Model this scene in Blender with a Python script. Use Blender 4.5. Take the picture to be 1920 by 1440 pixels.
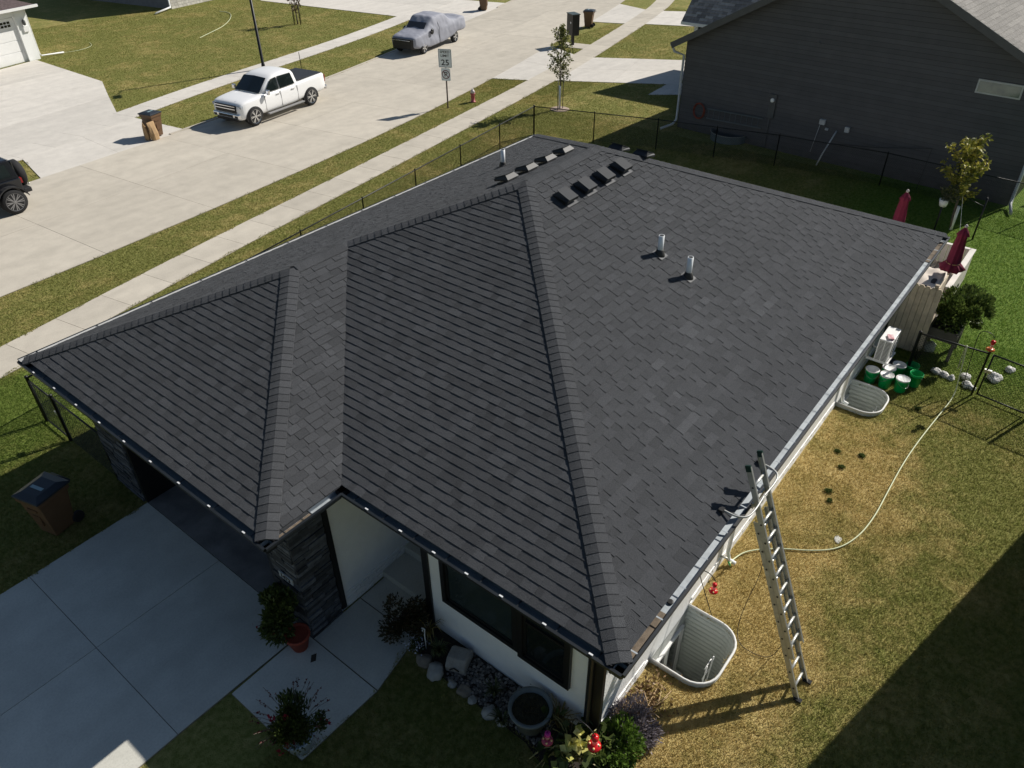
import bpy, bmesh, math, random
import numpy as np
from mathutils import Vector, Matrix, Euler, Quaternion
random.seed(7); RNG = np.random.default_rng(7)
S = bpy.context.scene
for o in list(bpy.data.objects): bpy.data.objects.remove(o)
COL = S.collection
R = math.radians
# ------------------------------------------------------------------ camera
cam = bpy.data.cameras.new('camera'); camo = bpy.data.objects.new('camera', cam); COL.objects.link(camo)
yaw, pitch, roll = 0.6772, 0.6336, -0.01207
F_ = Vector((math.cos(yaw)*math.cos(pitch), math.sin(yaw)*math.cos(pitch), -math.sin(pitch)))
R0 = Vector((math.sin(yaw), -math.cos(yaw), 0)); U0 = R0.cross(F_)
Rv = math.cos(roll)*R0 + math.sin(roll)*U0; Uv = -math.sin(roll)*R0 + math.cos(roll)*U0
M = Matrix((Rv, Uv, -F_)).transposed().to_4x4(); M.translation = (-4.912, -2.346, 11.123)
camo.matrix_world = M
cam.sensor_width = 36; cam.lens = 1419.56/1920*36; cam.clip_start = .1; cam.clip_end = 2000
S.camera = camo
S.render.resolution_x = 1024; S.render.resolution_y = 768
# ------------------------------------------------------------------ sky and sun
SUN = Vector((1.24, -.42, 1.0)).normalized()
w = bpy.data.worlds.new('World'); S.world = w; w.use_nodes = True
nt = w.node_tree; nt.nodes.clear()
sk = nt.nodes.new('ShaderNodeTexSky'); sk.sky_type = 'NISHITA'; sk.sun_disc = False
sk.sun_elevation = math.asin(SUN.z); sk.sun_rotation = math.atan2(SUN.x, SUN.y)
sk.air_density = 1.15; sk.dust_density = .4; sk.ozone_density = 1.5
bg = nt.nodes.new('ShaderNodeBackground'); bg.inputs[1].default_value = SKYSTR = 0.053
wo = nt.nodes.new('ShaderNodeOutputWorld')
nt.links.new(sk.outputs[0], bg.inputs[0]); nt.links.new(bg.outputs[0], wo.inputs[0])
sl = bpy.data.lights.new('sun', 'SUN'); sl.energy = 5.0; sl.angle = R(.5); sl.color = (1, .95, .87)
so = bpy.data.objects.new('sun', sl); COL.objects.link(so); so.location = (0, 0, 60)
so.rotation_euler = (-SUN).to_track_quat('-Z', 'Y').to_euler()
S.view_settings.view_transform = 'Standard'; S.view_settings.look = 'None'
S.view_settings.exposure = 0.12; S.view_settings.gamma = 1.0; S.view_settings.use_curve_mapping = False
S.render.engine = 'CYCLES'

# ------------------------------------------------------------------ materials
MATS = {}
def mat(name, col, rough=.8, metal=0, var=.12, scale=3.0, bump=0, bscale=60, spec=.4, tone=False, col2=None, trans=0, coat=0, emit=None, alpha=None):
    if name in MATS: return MATS[name]
    m = bpy.data.materials.new(name); m.use_nodes = True; n = m.node_tree; N = n.nodes; L = n.links
    b = N['Principled BSDF']; b.inputs['Roughness'].default_value = rough; b.inputs['Metallic'].default_value = metal
    b.inputs['Specular IOR Level'].default_value = spec; b.inputs['Coat Weight'].default_value = coat
    tc = N.new('ShaderNodeTexCoord')
    nz = N.new('ShaderNodeTexNoise'); nz.inputs['Scale'].default_value = scale; nz.inputs['Detail'].default_value = 5; nz.inputs['Roughness'].default_value = .6
    L.new(tc.outputs['Object'], nz.inputs['Vector'])
    mx = N.new('ShaderNodeMix'); mx.data_type = 'RGBA'
    c2 = col2 if col2 else tuple(min(1, c*(1+var)) for c in col)
    c1 = tuple(c*(1-var) for c in col) if not col2 else col
    mx.inputs['A'].default_value = (*c1, 1); mx.inputs['B'].default_value = (*c2, 1)
    rp = N.new('ShaderNodeMapRange'); rp.inputs['From Min'].default_value = .3; rp.inputs['From Max'].default_value = .7
    L.new(nz.outputs['Fac'], rp.inputs['Value']); L.new(rp.outputs['Result'], mx.inputs['Factor'])
    out = mx.outputs['Result']
    if 'concrete' in name:      # faint drag and tyre streaks, plus blotches
        for vec, sc, lo_, hi_ in (((.12, 1.6, 1), 1.0, .95, 1.03), ((1, 1, 1), 2.3, .95, 1.03), ((1, 1, 1), 30, .94, 1.05)):
            mp = N.new('ShaderNodeMapping'); mp.inputs['Scale'].default_value = vec; mp.inputs['Rotation'].default_value = (0, 0, math.radians(-9)); L.new(tc.outputs['Object'], mp.inputs[0])
            n2 = N.new('ShaderNodeTexNoise'); n2.inputs['Scale'].default_value = sc; n2.inputs['Detail'].default_value = 6; L.new(mp.outputs[0], n2.inputs['Vector'])
            r2 = N.new('ShaderNodeMapRange'); r2.inputs['From Min'].default_value = .32; r2.inputs['From Max'].default_value = .6; r2.inputs['To Min'].default_value = lo_; r2.inputs['To Max'].default_value = hi_; L.new(n2.outputs['Fac'], r2.inputs['Value'])
            s2 = N.new('ShaderNodeVectorMath'); s2.operation = 'SCALE'; L.new(out, s2.inputs[0]); L.new(r2.outputs['Result'], s2.inputs['Scale']); out = s2.outputs[0]
    if tone:
        at = N.new('ShaderNodeAttribute'); at.attribute_name = 'tone'
        ml = N.new('ShaderNodeVectorMath'); ml.operation = 'SCALE'
        L.new(out, ml.inputs[0]); L.new(at.outputs['Fac'], ml.inputs['Scale']); out = ml.outputs[0]
    L.new(out, b.inputs['Base Color'])
    if bump:
        nb = N.new('ShaderNodeTexNoise'); nb.inputs['Scale'].default_value = bscale; nb.inputs['Detail'].default_value = 4
        L.new(tc.outputs['Object'], nb.inputs['Vector'])
        bp = N.new('ShaderNodeBump'); bp.inputs['Strength'].default_value = bump; bp.inputs['Distance'].default_value = .02
        L.new(nb.outputs['Fac'], bp.inputs['Height']); L.new(bp.outputs['Normal'], b.inputs['Normal'])
    if trans: b.inputs['Transmission Weight'].default_value = trans
    if alpha is not None: b.inputs['Alpha'].default_value = alpha
    MATS[name] = m; return m

# ------------------------------------------------------------------ mesh helpers
class MB:
    def __init__(s): s.v = []; s.f = []; s.t = []; s.sm = []
    def add(s, vs, fs, tone=1.0, smooth=False):
        k = len(s.v); s.v += [tuple(p) for p in vs]
        for f in fs: s.f.append(tuple(k+i for i in f)); s.t.append(tone); s.sm.append(smooth)
        return s
    def box(s, c, d, rz=0, tone=1.0, rot=None):
        hx, hy, hz = d[0]/2, d[1]/2, d[2]/2
        P = [Vector((x, y, z)) for z in (-hz, hz) for y in (-hy, hy) for x in (-hx, hx)]
        m = rot if rot is not None else Matrix.Rotation(rz, 3, 'Z')
        P = [m @ p + Vector(c) for p in P]
        return s.add(P, [(0, 2, 3, 1), (4, 5, 7, 6), (0, 1, 5, 4), (1, 3, 7, 5), (3, 2, 6, 7), (2, 0, 4, 6)], tone)
    def prism(s, poly, z0, z1, tone=1.0):
        n = len(poly); a = sum(poly[i][0]*poly[(i+1) % n][1]-poly[(i+1) % n][0]*poly[i][1] for i in range(n))
        if a < 0: poly = poly[::-1]
        P = [(x, y, z0) for x, y in poly]+[(x, y, z1) for x, y in poly]
        return s.add(P, [tuple(range(n))[::-1], tuple(range(n, 2*n))]+[(i, (i+1) % n, n+(i+1) % n, n+i) for i in range(n)], tone)
    def tube(s, pts, r, n=6, cap=True, tone=1.0):
        pts = [Vector(p) for p in pts]; rs = r if isinstance(r, (list, tuple)) else [r]*len(pts)
        k = len(s.v); ref = None
        for i, p in enumerate(pts):
            d = (pts[min(i+1, len(pts)-1)]-pts[max(i-1, 0)]).normalized()
            if ref is None:
                ref = d.orthogonal().normalized()
            ref = (ref-d*ref.dot(d)); ref = ref.normalized() if ref.length > 1e-6 else d.orthogonal().normalized()
            b = d.cross(ref)
            for j in range(n):
                a = 2*math.pi*j/n; s.v.append(tuple(p+(ref*math.cos(a)+b*math.sin(a))*rs[i]))
        for i in range(len(pts)-1):
            for j in range(n):
                s.f.append((k+i*n+j, k+i*n+(j+1) % n, k+(i+1)*n+(j+1) % n, k+(i+1)*n+j)); s.t.append(tone); s.sm.append(n > 4)
        if cap:
            s.f.append(tuple(k+j for j in range(n))[::-1]); s.t.append(tone); s.sm.append(False)
            e = k+(len(pts)-1)*n; s.f.append(tuple(e+j for j in range(n))); s.t.append(tone); s.sm.append(False)
        return s
    def lathe(s, prof, n=16, c=(0, 0, 0), tone=1.0, axis='z', smooth=True):
        k = len(s.v)
        for r, z in prof:
            for j in range(n):
                a = 2*math.pi*j/n
                p = (r*math.cos(a), r*math.sin(a), z)
                if axis == 'y': p = (p[0], p[2], p[1])
                if axis == 'x': p = (p[2], p[0], p[1])
                s.v.append((p[0]+c[0], p[1]+c[1], p[2]+c[2]))
        for i in range(len(prof)-1):
            for j in range(n):
                s.f.append((k+i*n+j, k+i*n+(j+1) % n, k+(i+1)*n+(j+1) % n, k+(i+1)*n+j)); s.t.append(tone); s.sm.append(smooth)
        s.f.append(tuple(k+j for j in range(n))[::-1]); s.t.append(tone); s.sm.append(False)
        e = k+(len(prof)-1)*n; s.f.append(tuple(e+j for j in range(n))); s.t.append(tone); s.sm.append(False)
        return s
    def bar(s, p, q, w_, h_, up=(0, 0, 1), tone=1.0):
        p = Vector(p); q = Vector(q); d = (q-p); l = d.length; d.normalize(); u = Vector(up)
        if abs(d.dot(u)) > .99: u = Vector((1, 0, 0))
        x = d.cross(u).normalized(); z = x.cross(d)
        return s.box((p+q)/2, (w_, l, h_), tone=tone, rot=Matrix((x, d, z)).transposed())
    def mesh(s, name, m=None):
        me = bpy.data.meshes.new(name); me.from_pydata(s.v, [], s.f)
        if m: me.materials.append(m)
        me.polygons.foreach_set('use_smooth', s.sm)
        at = me.attributes.new('tone', 'FLOAT', 'FACE'); at.data.foreach_set('value', s.t)
        me.update(); return me
    def build(s, name, m, parent=None, bevel=0, **k):
        o = bpy.data.objects.new(name, s.mesh(name, m)); COL.objects.link(o)
        if parent: o.parent = parent
        for a, b in k.items(): o[a] = b
        if bevel:
            bv = o.modifiers.new('bevel', 'BEVEL'); bv.width = bevel; bv.segments = 2; bv.limit_method = 'ANGLE'
        return o
def inst(name, me, parent=None, loc=(0, 0, 0), rot=None, mtx=None, **k):
    o = bpy.data.objects.new(name, me); COL.objects.link(o)
    if parent: o.parent = parent
    if mtx is not None: o.matrix_local = mtx
    else:
        o.location = loc
        if rot: o.rotation_euler = rot
    for a, b in k.items(): o[a] = b
    return o
def thing(name, label, cat, loc=(0, 0, 0), rz=0, group=None):
    o = bpy.data.objects.new(name, None); COL.objects.link(o); o.location = loc; o.rotation_euler = (0, 0, rz)
    o.empty_display_size = .2; o['label'] = label; o['category'] = cat
    if group: o['group'] = group
    return o
def tag(o, label, cat, group=None):
    o['label'] = label; o['category'] = cat
    if group: o['group'] = group
    return o
def copy_tree(o, parent=None):
    c = o.copy(); COL.objects.link(c); c.parent = parent
    for ch in list(o.children): copy_tree(ch, c)
    return c
def text_part(txt, size, m, parent, mtx, name='lettering', depth=.003, sx=1.0):
    cu = bpy.data.curves.new('t', 'FONT'); cu.body = txt; cu.size = size; cu.align_x = 'CENTER'; cu.align_y = 'CENTER'; cu.extrude = depth; cu.offset = size*.012; cu.resolution_u = 4
    t = bpy.data.objects.new('t', cu); COL.objects.link(t)
    bpy.context.view_layer.update()
    me = bpy.data.meshes.new_from_object(t.evaluated_get(bpy.context.evaluated_depsgraph_get()))
    bpy.data.objects.remove(t); me.name = name; me.materials.clear(); me.materials.append(m)
    me.transform(Matrix.Diagonal((sx, 1, 1, 1)))
    return inst(name, me, parent, mtx=mtx)

# dimensions of the main house (metres)
L, W, G, g, h, p = 14.842, 12.350, 1.399, 7.392, 3.078, .4172
sq = math.sqrt(1+p*p)
# palette
m_shingle = mat('shingle', (.076, .079, .085), .95, var=.22, scale=55, bump=.9, bscale=160, tone=True, spec=.2)
m_cap = mat('cap_shingle', (.077, .080, .086), .95, var=.22, scale=55, bump=.9, bscale=160, tone=True, spec=.2)
m_black = mat('black_trim', (.012, .012, .013), .45, var=.2)
m_bronze = mat('gutter_black', (.014, .017, .02), .4, var=.2)
m_steel_shade = mat('gutter_inside_shaded', (.13, .17, .20), .5)  # darker copy of the gutter lining, front eave shade put into its colour
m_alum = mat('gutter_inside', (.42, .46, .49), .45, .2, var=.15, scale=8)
m_dirtg = mat('gutter_dirt', (.17, .135, .10), .9, var=.3, scale=12, bump=.4)
m_white = mat('white_paint', (.84, .85, .84), .6, var=.03, scale=2, bump=.25, bscale=45)
m_whites = mat('white_smooth', (.8, .8, .79), .4, var=.03)
m_pvc = mat('white_pipe', (.82, .84, .85), .35, var=.03)
m_clip = mat('clip_metal', (.8, .8, .8), .35, .2, var=.05)
m_concrete = mat('concrete', (.52, .475, .40), .9, var=.06, scale=.9, bump=.12, bscale=40, tone=True, spec=.25)
m_concrete_w = mat('pale_concrete', (.62, .585, .53), .9, var=.04, scale=.8, bump=.1, bscale=40, tone=True, spec=.25)
m_concrete_d = mat('driveway_concrete', (.56, .55, .49), .9, var=.09, scale=.7, bump=.12, bscale=40, tone=True, spec=.25)
m_joint = mat('joint', (.22, .20, .17), .95)
m_stone = mat('ledger_stone', (.075, .08, .092), .85, var=.35, scale=9, bump=.6, bscale=40, tone=True)
m_glass = mat('dark_glass', (.010, .014, .015), .06, var=.1, spec=.6)
m_metal = mat('aluminium', (.50, .50, .47), .42, .75, var=.12, scale=10)
m_rubber = mat('rubber', (.02, .02, .021), .85, var=.2, bump=.3, bscale=30)
m_chrome = mat('chrome', (.75, .76, .78), .15, .95, var=.03)
m_green = mat('green_plastic', (.0, .40, .10), .35, var=.06)
m_red = mat('red_plastic', (.55, .01, .015), .25, var=.05)
m_maroon = mat('maroon_canvas', (.16, .012, .04), .85, var=.15, bump=.3)
m_brown = mat('brown_plastic', (.15, .085, .045), .55, var=.12)
m_lid = mat('lid_plastic', (.03, .036, .045), .35, var=.1)
m_bark = mat('bark', (.16, .13, .10), .9, var=.3, bump=.6)
m_terra = mat('terracotta', (.30, .055, .03), .7, var=.15)
# ------------------------------------------------------------------ grass colour (world position: shared by the ground sheet and the blades)
def grass_color(N, Lk):
    ge = N.new('ShaderNodeNewGeometry'); sp = N.new('ShaderNodeSeparateXYZ'); Lk.new(ge.outputs['Position'], sp.inputs[0])
    fl = N.new('ShaderNodeVectorMath'); fl.operation = 'MULTIPLY'; fl.inputs[1].default_value = (1, 1, 0); Lk.new(ge.outputs['Position'], fl.inputs[0])
    def noise(sc, det=4, off=0):
        n = N.new('ShaderNodeTexNoise'); n.inputs['Scale'].default_value = sc; n.inputs['Detail'].default_value = det; n.inputs['Roughness'].default_value = .65
        a = N.new('ShaderNodeVectorMath'); a.operation = 'ADD'; a.inputs[1].default_value = (off, off*.7, 0); Lk.new(fl.outputs[0], a.inputs[0])
        Lk.new(a.outputs[0], n.inputs['Vector']); return n.outputs['Fac']
    def mr(v, a, b, c=0., d=1.):
        n = N.new('ShaderNodeMapRange'); n.interpolation_type = 'SMOOTHSTEP'
        for i, x in zip(('From Min', 'From Max', 'To Min', 'To Max'), (a, b, c, d)): n.inputs[i].default_value = x
        Lk.new(v, n.inputs['Value']); return n.outputs['Result']
    def ma(op, a, b):
        n = N.new('ShaderNodeMath'); n.operation = op; n.use_clamp = False
        for i, x in enumerate((a, b)):
            if isinstance(x, (int, float)): n.inputs[i].default_value = x
            else: Lk.new(x, n.inputs[i])
        return n.outputs[0]
    def mix(f, a, b):
        n = N.new('ShaderNodeMix'); n.data_type = 'RGBA'
        for s_, x in (('A', a), ('B', b)):
            if isinstance(x, tuple): n.inputs[s_].default_value = (*x, 1)
            else: Lk.new(x, n.inputs[s_])
        Lk.new(f, n.inputs['Factor']); return n.outputs['Result']
    X, Y = sp.outputs[0], sp.outputs[1]
    big = noise(.35, 5); mid = noise(1.6, 5, 31); fine = noise(9, 4, 77); fine2 = noise(40, 2, 13)
    # dry strip along the south wall of the main house, and thin dry edge by the street
    dry = ma('MULTIPLY', mr(Y, -2.9, -.1), mr(Y, 1.5, 1.0)); dry = ma('MULTIPLY', dry, mr(X, 12.5, 8.5)); dry = ma('MULTIPLY', dry, mr(X, -1.5, .8))
    base = ma('ADD', ma('MULTIPLY', dry, .62), mr(ma('ADD', ma('MULTIPLY', big, .6), ma('MULTIPLY', mid, .4)), .40, .64, 0, .48))
    lush = ma('MULTIPLY', mr(X, 11.5, 15.5), mr(Y, 7, 3))
    lushb = ma('MULTIPLY', ma('MULTIPLY', mr(Y, 13.0, 14.5), mr(Y, 18.2, 17.0)), mr(X, 20, 10, 0., .7))
    lush = ma('MAXIMUM', lush, lushb)
    base = ma('MULTIPLY', base, ma('SUBTRACT', 1.0, ma('MULTIPLY', lush, .85)))
    base = ma('ADD', base, ma('MULTIPLY', ma('SUBTRACT', fine, .5), .6))
    base = ma('ADD', base, ma('MULTIPLY', ma('SUBTRACT', fine2, .5), .5))
    f = mr(base, .02, .95)
    green = mix(mr(fine, .35, .65), (.165, .175, .042), (.262, .258, .080))
    lushc = mix(mr(fine, .3, .7), (.085, .155, .020), (.17, .255, .045))
    green = mix(lush, green, lushc)
    straw = mix(mr(mid, .3, .7), (.40, .30, .11), (.54, .42, .18))
    c = mix(f, green, straw)
    return c, fine2
m_grass = bpy.data.materials.new('lawn_grass'); m_grass.use_nodes = True
N_ = m_grass.node_tree.nodes; L_ = m_grass.node_tree.links; b_ = N_['Principled BSDF']
c_, f_ = grass_color(N_, L_)
L_.new(c_, b_.inputs['Base Color']); b_.inputs['Roughness'].default_value = .95; b_.inputs['Specular IOR Level'].default_value = .15
bp_ = N_.new('ShaderNodeBump'); bp_.inputs['Strength'].default_value = .8; bp_.inputs['Distance'].default_value = .05; L_.new(f_, bp_.inputs['Height']); L_.new(bp_.outputs[0], b_.inputs['Normal'])
m_blade = bpy.data.materials.new('grass_blade'); m_blade.use_nodes = True
N_ = m_blade.node_tree.nodes; L_ = m_blade.node_tree.links; b_ = N_['Principled BSDF']
c_, f_ = grass_color(N_, L_)
at_ = N_.new('ShaderNodeAttribute'); at_.attribute_name = 'tone'
sc_ = N_.new('ShaderNodeVectorMath'); sc_.operation = 'SCALE'; L_.new(c_, sc_.inputs[0]); L_.new(at_.outputs['Fac'], sc_.inputs['Scale'])
L_.new(sc_.outputs[0], b_.inputs['Base Color']); b_.inputs['Roughness'].default_value = .8; b_.inputs['Specular IOR Level'].default_value = .2
tr_ = N_.new('ShaderNodeBsdfTranslucent'); L_.new(sc_.outputs[0], tr_.inputs[0]); ms_ = N_.new('ShaderNodeMixShader'); ms_.inputs[0].default_value = .45
L_.new(b_.outputs[0], ms_.inputs[1]); L_.new(tr_.outputs[0], ms_.inputs[2]); L_.new(ms_.outputs[0], N_['Material Output'].inputs[0])

# ------------------------------------------------------------------ ground with holes for the two window wells
WELLS = [(2.2, 3.55, -.5, .54), (10.88, 12.05, -.42, .54)]      # x0,x1,y0(outer),y1(wall)
gm = MB()
def gq(a, b, c, d): gm.add([(a, c, 0), (b, c, 0), (b, d, 0), (a, d, 0)], [(0, 1, 2, 3)])
(wa0, wa1, wy0, _), (wb0, wb1, wy1, _) = WELLS
gq(-400, 400, .54, 600); gq(-400, 400, -400, wy0)
gq(-400, wa0, wy0, .54); gq(wa1, wb0, wy0, .54); gq(wb1, 400, wy0, .54); gq(wb0, wb1, wy0, wy1)
def well_outline(x0, x1, y0, y1, r=.42, n=7):
    P = [(x0, y1)]
    P += [(x0+r-r*math.cos(a), y0+r-r*math.sin(a)) for a in np.linspace(0, math.pi/2, n)]
    P += [(x1-r+r*math.sin(a), y0+r-r*math.cos(a)) for a in np.linspace(0, math.pi/2, n)]
    return P+[(x1, y1)]
for (x0, x1, y0, y1) in WELLS:
    P = well_outline(x0, x1, y0, y1)
    for cx, idx in ((x0, range(1, 8)), (x1, range(8, 15))):
        ii = list(idx)
        for a, b in zip(ii[:-1], ii[1:]): gm.add([(cx, y0, 0), (*P[a], 0), (*P[b], 0)], [(0, 1, 2)])
bmq = gm.build('lawn', m_grass); bmq['kind'] = 'structure'
bm = bmesh.new(); bm.from_mesh(bmq.data); bmesh.ops.recalc_face_normals(bm, faces=bm.faces)
for f in bm.faces:
    if f.normal.z < 0: f.normal_flip()
bm.to_mesh(bmq.data); bm.free()

# ------------------------------------------------------------------ paving
HARD = []
def paving(name, polys, m, joint=True, top=.03, gap=.006, jit=.0015):
    """a recessed joint sheet (the structure) with each slab its own child"""
    base = MB()
    for P in polys: base.prism(P, -.05, top-.014)
    b = base.build(name, m_joint); b['kind'] = 'structure'
    for P in polys:
        HARD.append(np.array(P))
        c = np.mean(np.array(P), axis=0); Q = []
        n = len(P)
        for i in range(n):
            v = np.array(P[i]); d1 = np.array(P[i-1])-v; d2 = np.array(P[(i+1) % n])-v
            d1 = d1/np.linalg.norm(d1); d2 = d2/np.linalg.norm(d2); s_ = abs(d1[0]*d2[1]-d1[1]*d2[0])
            Q.append(tuple(v+(d1+d2)*gap/max(s_, .3)))
        MB().prism(Q, top-.02, top+random.uniform(-jit, jit), tone=random.uniform(.93, 1.05)).build('slab', m, b)
    return b
def resample(P, step):
    P = np.array(P, float); d = np.r_[0, np.cumsum(np.linalg.norm(np.diff(P, axis=0), axis=1))]
    n = max(2, int(round(d[-1]/step))+1); t = np.linspace(0, d[-1], n)
    return np.stack([np.interp(t, d, P[:, 0]), np.interp(t, d, P[:, 1])], 1)
def smooth(P, k=2):
    P = [np.array(q, float) for q in P]
    for _ in range(k):
        Q = [P[0]]
        for a, b in zip(P[:-1], P[1:]): Q += [a*.75+b*.25, a*.25+b*.75]
        P = Q+[P[-1]]
    return np.array(P)
def normals(C):
    T = np.gradient(C, axis=0); T /= np.linalg.norm(T, axis=1)[:, None]; return np.stack([-T[:, 1], T[:, 0]], 1)
def band(C, offs):
    N = normals(C); out = []
    for i in range(len(C)-1):
        for a, b in zip(offs[:-1], offs[1:]):
            out.append([tuple(C[i]+N[i]*a), tuple(C[i+1]+N[i+1]*a), tuple(C[i+1]+N[i+1]*b), tuple(C[i]+N[i]*b)])
    return out
near_curb = smooth([(-60, 15), (-25, 19.6), (-8, 21.4), (1.1, 21.9), (6.0, 22.2), (14.6, 23.1), (22, 24.25), (28.3, 25.55), (36, 27.5), (49.6, 30.9), (60, 34.4), (85, 44), (130, 66)])
street_c = resample(near_curb, 4.35)
street = paving('street', band(street_c, [0, 4.2, 8.35]), m_concrete, gap=.006)
# raised kerbs either side of the street
kerb = MB(); cn = normals(street_c)
def kerb_run(off0, off1, skip):
    C = resample(street_c, 1.0); Nn = normals(C)
    for i in range(len(C)-1):
        if skip(C[i][0]) or C[i][0] < -30 or C[i][0] > 100: continue
        kerb.prism([tuple(C[i]+Nn[i]*off0), tuple(C[i+1]+Nn[i+1]*off0), tuple(C[i+1]+Nn[i+1]*off1), tuple(C[i]+Nn[i]*off1)], -.04, .055)
kerb_run(8.36, 8.50, lambda x: 5.5 < x < 12.6 or 35.0 < x < 46.0)
ko = kerb.build('kerb', m_concrete); ko['kind'] = 'structure'
sw_in = smooth([(-40, 11.5), (-12, 15.8), (-.9, 17.5), (6.2, 18.8), (14.2, 20.0), (20, 20.9), (29.7, 22.45), (35.6, 23.65), (49.7, 27.0), (55.1, 28.8), (70, 34.5), (100, 49)])
swc = resample(sw_in, 1.5)
paving('near_sidewalk', band(swc, [0, 1.38]), m_concrete)
fsw = smooth([(-30, 29.0), (-6, 31.6), (6.0, 33.15), (12.6, 35.0), (18.5, 36.5), (26.9, 38.0), (33.6, 39.5), (45.4, 43.0), (60, 48.5), (90, 62)])
fswc = resample(fsw, 1.55)
paving('far_sidewalk', band(fswc, [0, 1.5]), m_concrete_w)
def lerp(a, b, t): return (a[0]+(b[0]-a[0])*t, a[1]+(b[1]-a[1])*t)
def quadgrid(a, b, c, d, nu, nv):
    out = []
    for i in range(nu):
        for j in range(nv):
            f = lambda u, v: lerp(lerp(a, b, u/nu), lerp(d, c, u/nu), v/nv)
            out.append([f(i, j), f(i+1, j), f(i+1, j+1), f(i, j+1)])
    return out
# own driveway and front walk
paving('driveway', quadgrid((-.93, 10.5), (-.93, 5.5), (-3.33, 5.55), (-3.33, 10.46), 2, 1)+quadgrid((-3.33, 10.46), (-3.33, 5.55), (-8.2, 5.55), (-8.2, 10.5), 2, 2), m_concrete_d)
paving('front_walk', [[(-2.42, 5.48), (-.95, 5.48), (-.95, 3.68), (-2.42, 3.74)], [(-.94, 5.25), (.12, 5.25), (.12, 3.88), (-.94, 3.68)], [(.13, 5.25), (.72, 5.25), (.72, 3.88), (.13, 3.88)]], m_concrete_d)
# far driveways and the neighbour's
paving('far_driveway', quadgrid((6.1, 29.9), (13.3, 30.9), (12.7, 35.5), (6.9, 34.0), 2, 1)+[[(6.2, 34.3), (12.5, 36.1), (13.9, 39.6), (4.6, 38)], [(4.6, 38), (13.9, 39.6), (15.2, 42.7), (2.9, 41.4)], [(2.9, 41.4), (15.2, 42.7), (15.25, 46.6), (2.0, 45.3)], [(2.0, 45.3), (15.25, 46.6), (15.3, 50.75), (1.5, 47.2)]], m_concrete_w, top=.024)
paving('far_right_driveway', quadgrid((35.6, 35.0), (46.4, 38.2), (45.2, 43.2), (37.2, 41.0), 2, 1)+quadgrid((37.6, 41.6), (45.6, 43.8), (43.5, 58), (35.6, 56), 2, 3), m_concrete_w, top=.024)
paving('neighbour_driveway', quadgrid((28.2, 26.2), (37.0, 28.6), (35.4, 24.6), (29.6, 23.2), 2, 1)+quadgrid((29.9, 23.0), (35.4, 24.2), (38.6, 18.4), (33.4, 16.8), 2, 2), m_concrete_w, top=.024)
paving('second_near_driveway', quadgrid((44.0, 30.2), (51.3, 32.2), (50.0, 27.9), (45.2, 26.7), 2, 1)+quadgrid((45.6, 26.4), (50.4, 27.6), (54.5, 19.5), (49, 18), 2, 2), m_concrete_w, top=.024)
paving('mailbox_pad', [[(36.8, 27.2), (38.0, 27.45), (38.4, 25.3), (37.2, 25.0)]], m_concrete, top=.022)
pd = MB().prism([(31.85, 15.75), (33.72, 16.76), (33.4, 17.4), (30.8, 17.18)], -.04, .018).build('side_path', m_concrete_w); pd['kind'] = 'structure'
HARD.append(np.array([(31.85, 15.75), (33.72, 16.76), (33.4, 17.4), (30.8, 17.18)]))
gf = MB().prism([(-.92, 10.6), (-.92, 5.95), (5.0, 5.95), (5.0, 10.6)], -.05, .035).build('garage_floor', mat('dark_blotched_concrete', (.13, .12, .12), .8, col2=(.26, .25, .24), scale=1.5, bump=.2)); gf['kind'] = 'structure'  # concrete darker than the driveway, with random lighter blotches
# planting bed
BED = [(.53, 3.82), (.0, 3.82), (-.12, 3.1), (-.14, 2.2), (-.15, 1.3), (-.35, .7), (-.3, .2), (.2, -.1), (.9, -.05), (1.0, .5), (.53, .5)]
bd = MB().prism(BED, -.05, .012).build('planting_bed', mat('mulch', (.035, .028, .022), .95, var=.4, scale=20, bump=.8, bscale=60)); bd['kind'] = 'structure'
HARD.append(np.array(BED))
HARD.append(np.array([(.5, .5), (14.4, .5), (14.4, 11.65), (-.95, 11.65), (-.95, 5.2), (.5, 5.2)]))
for (x0, x1, y0, y1) in WELLS: HARD.append(np.array(well_outline(x0, x1, y0, y1)))

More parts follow.
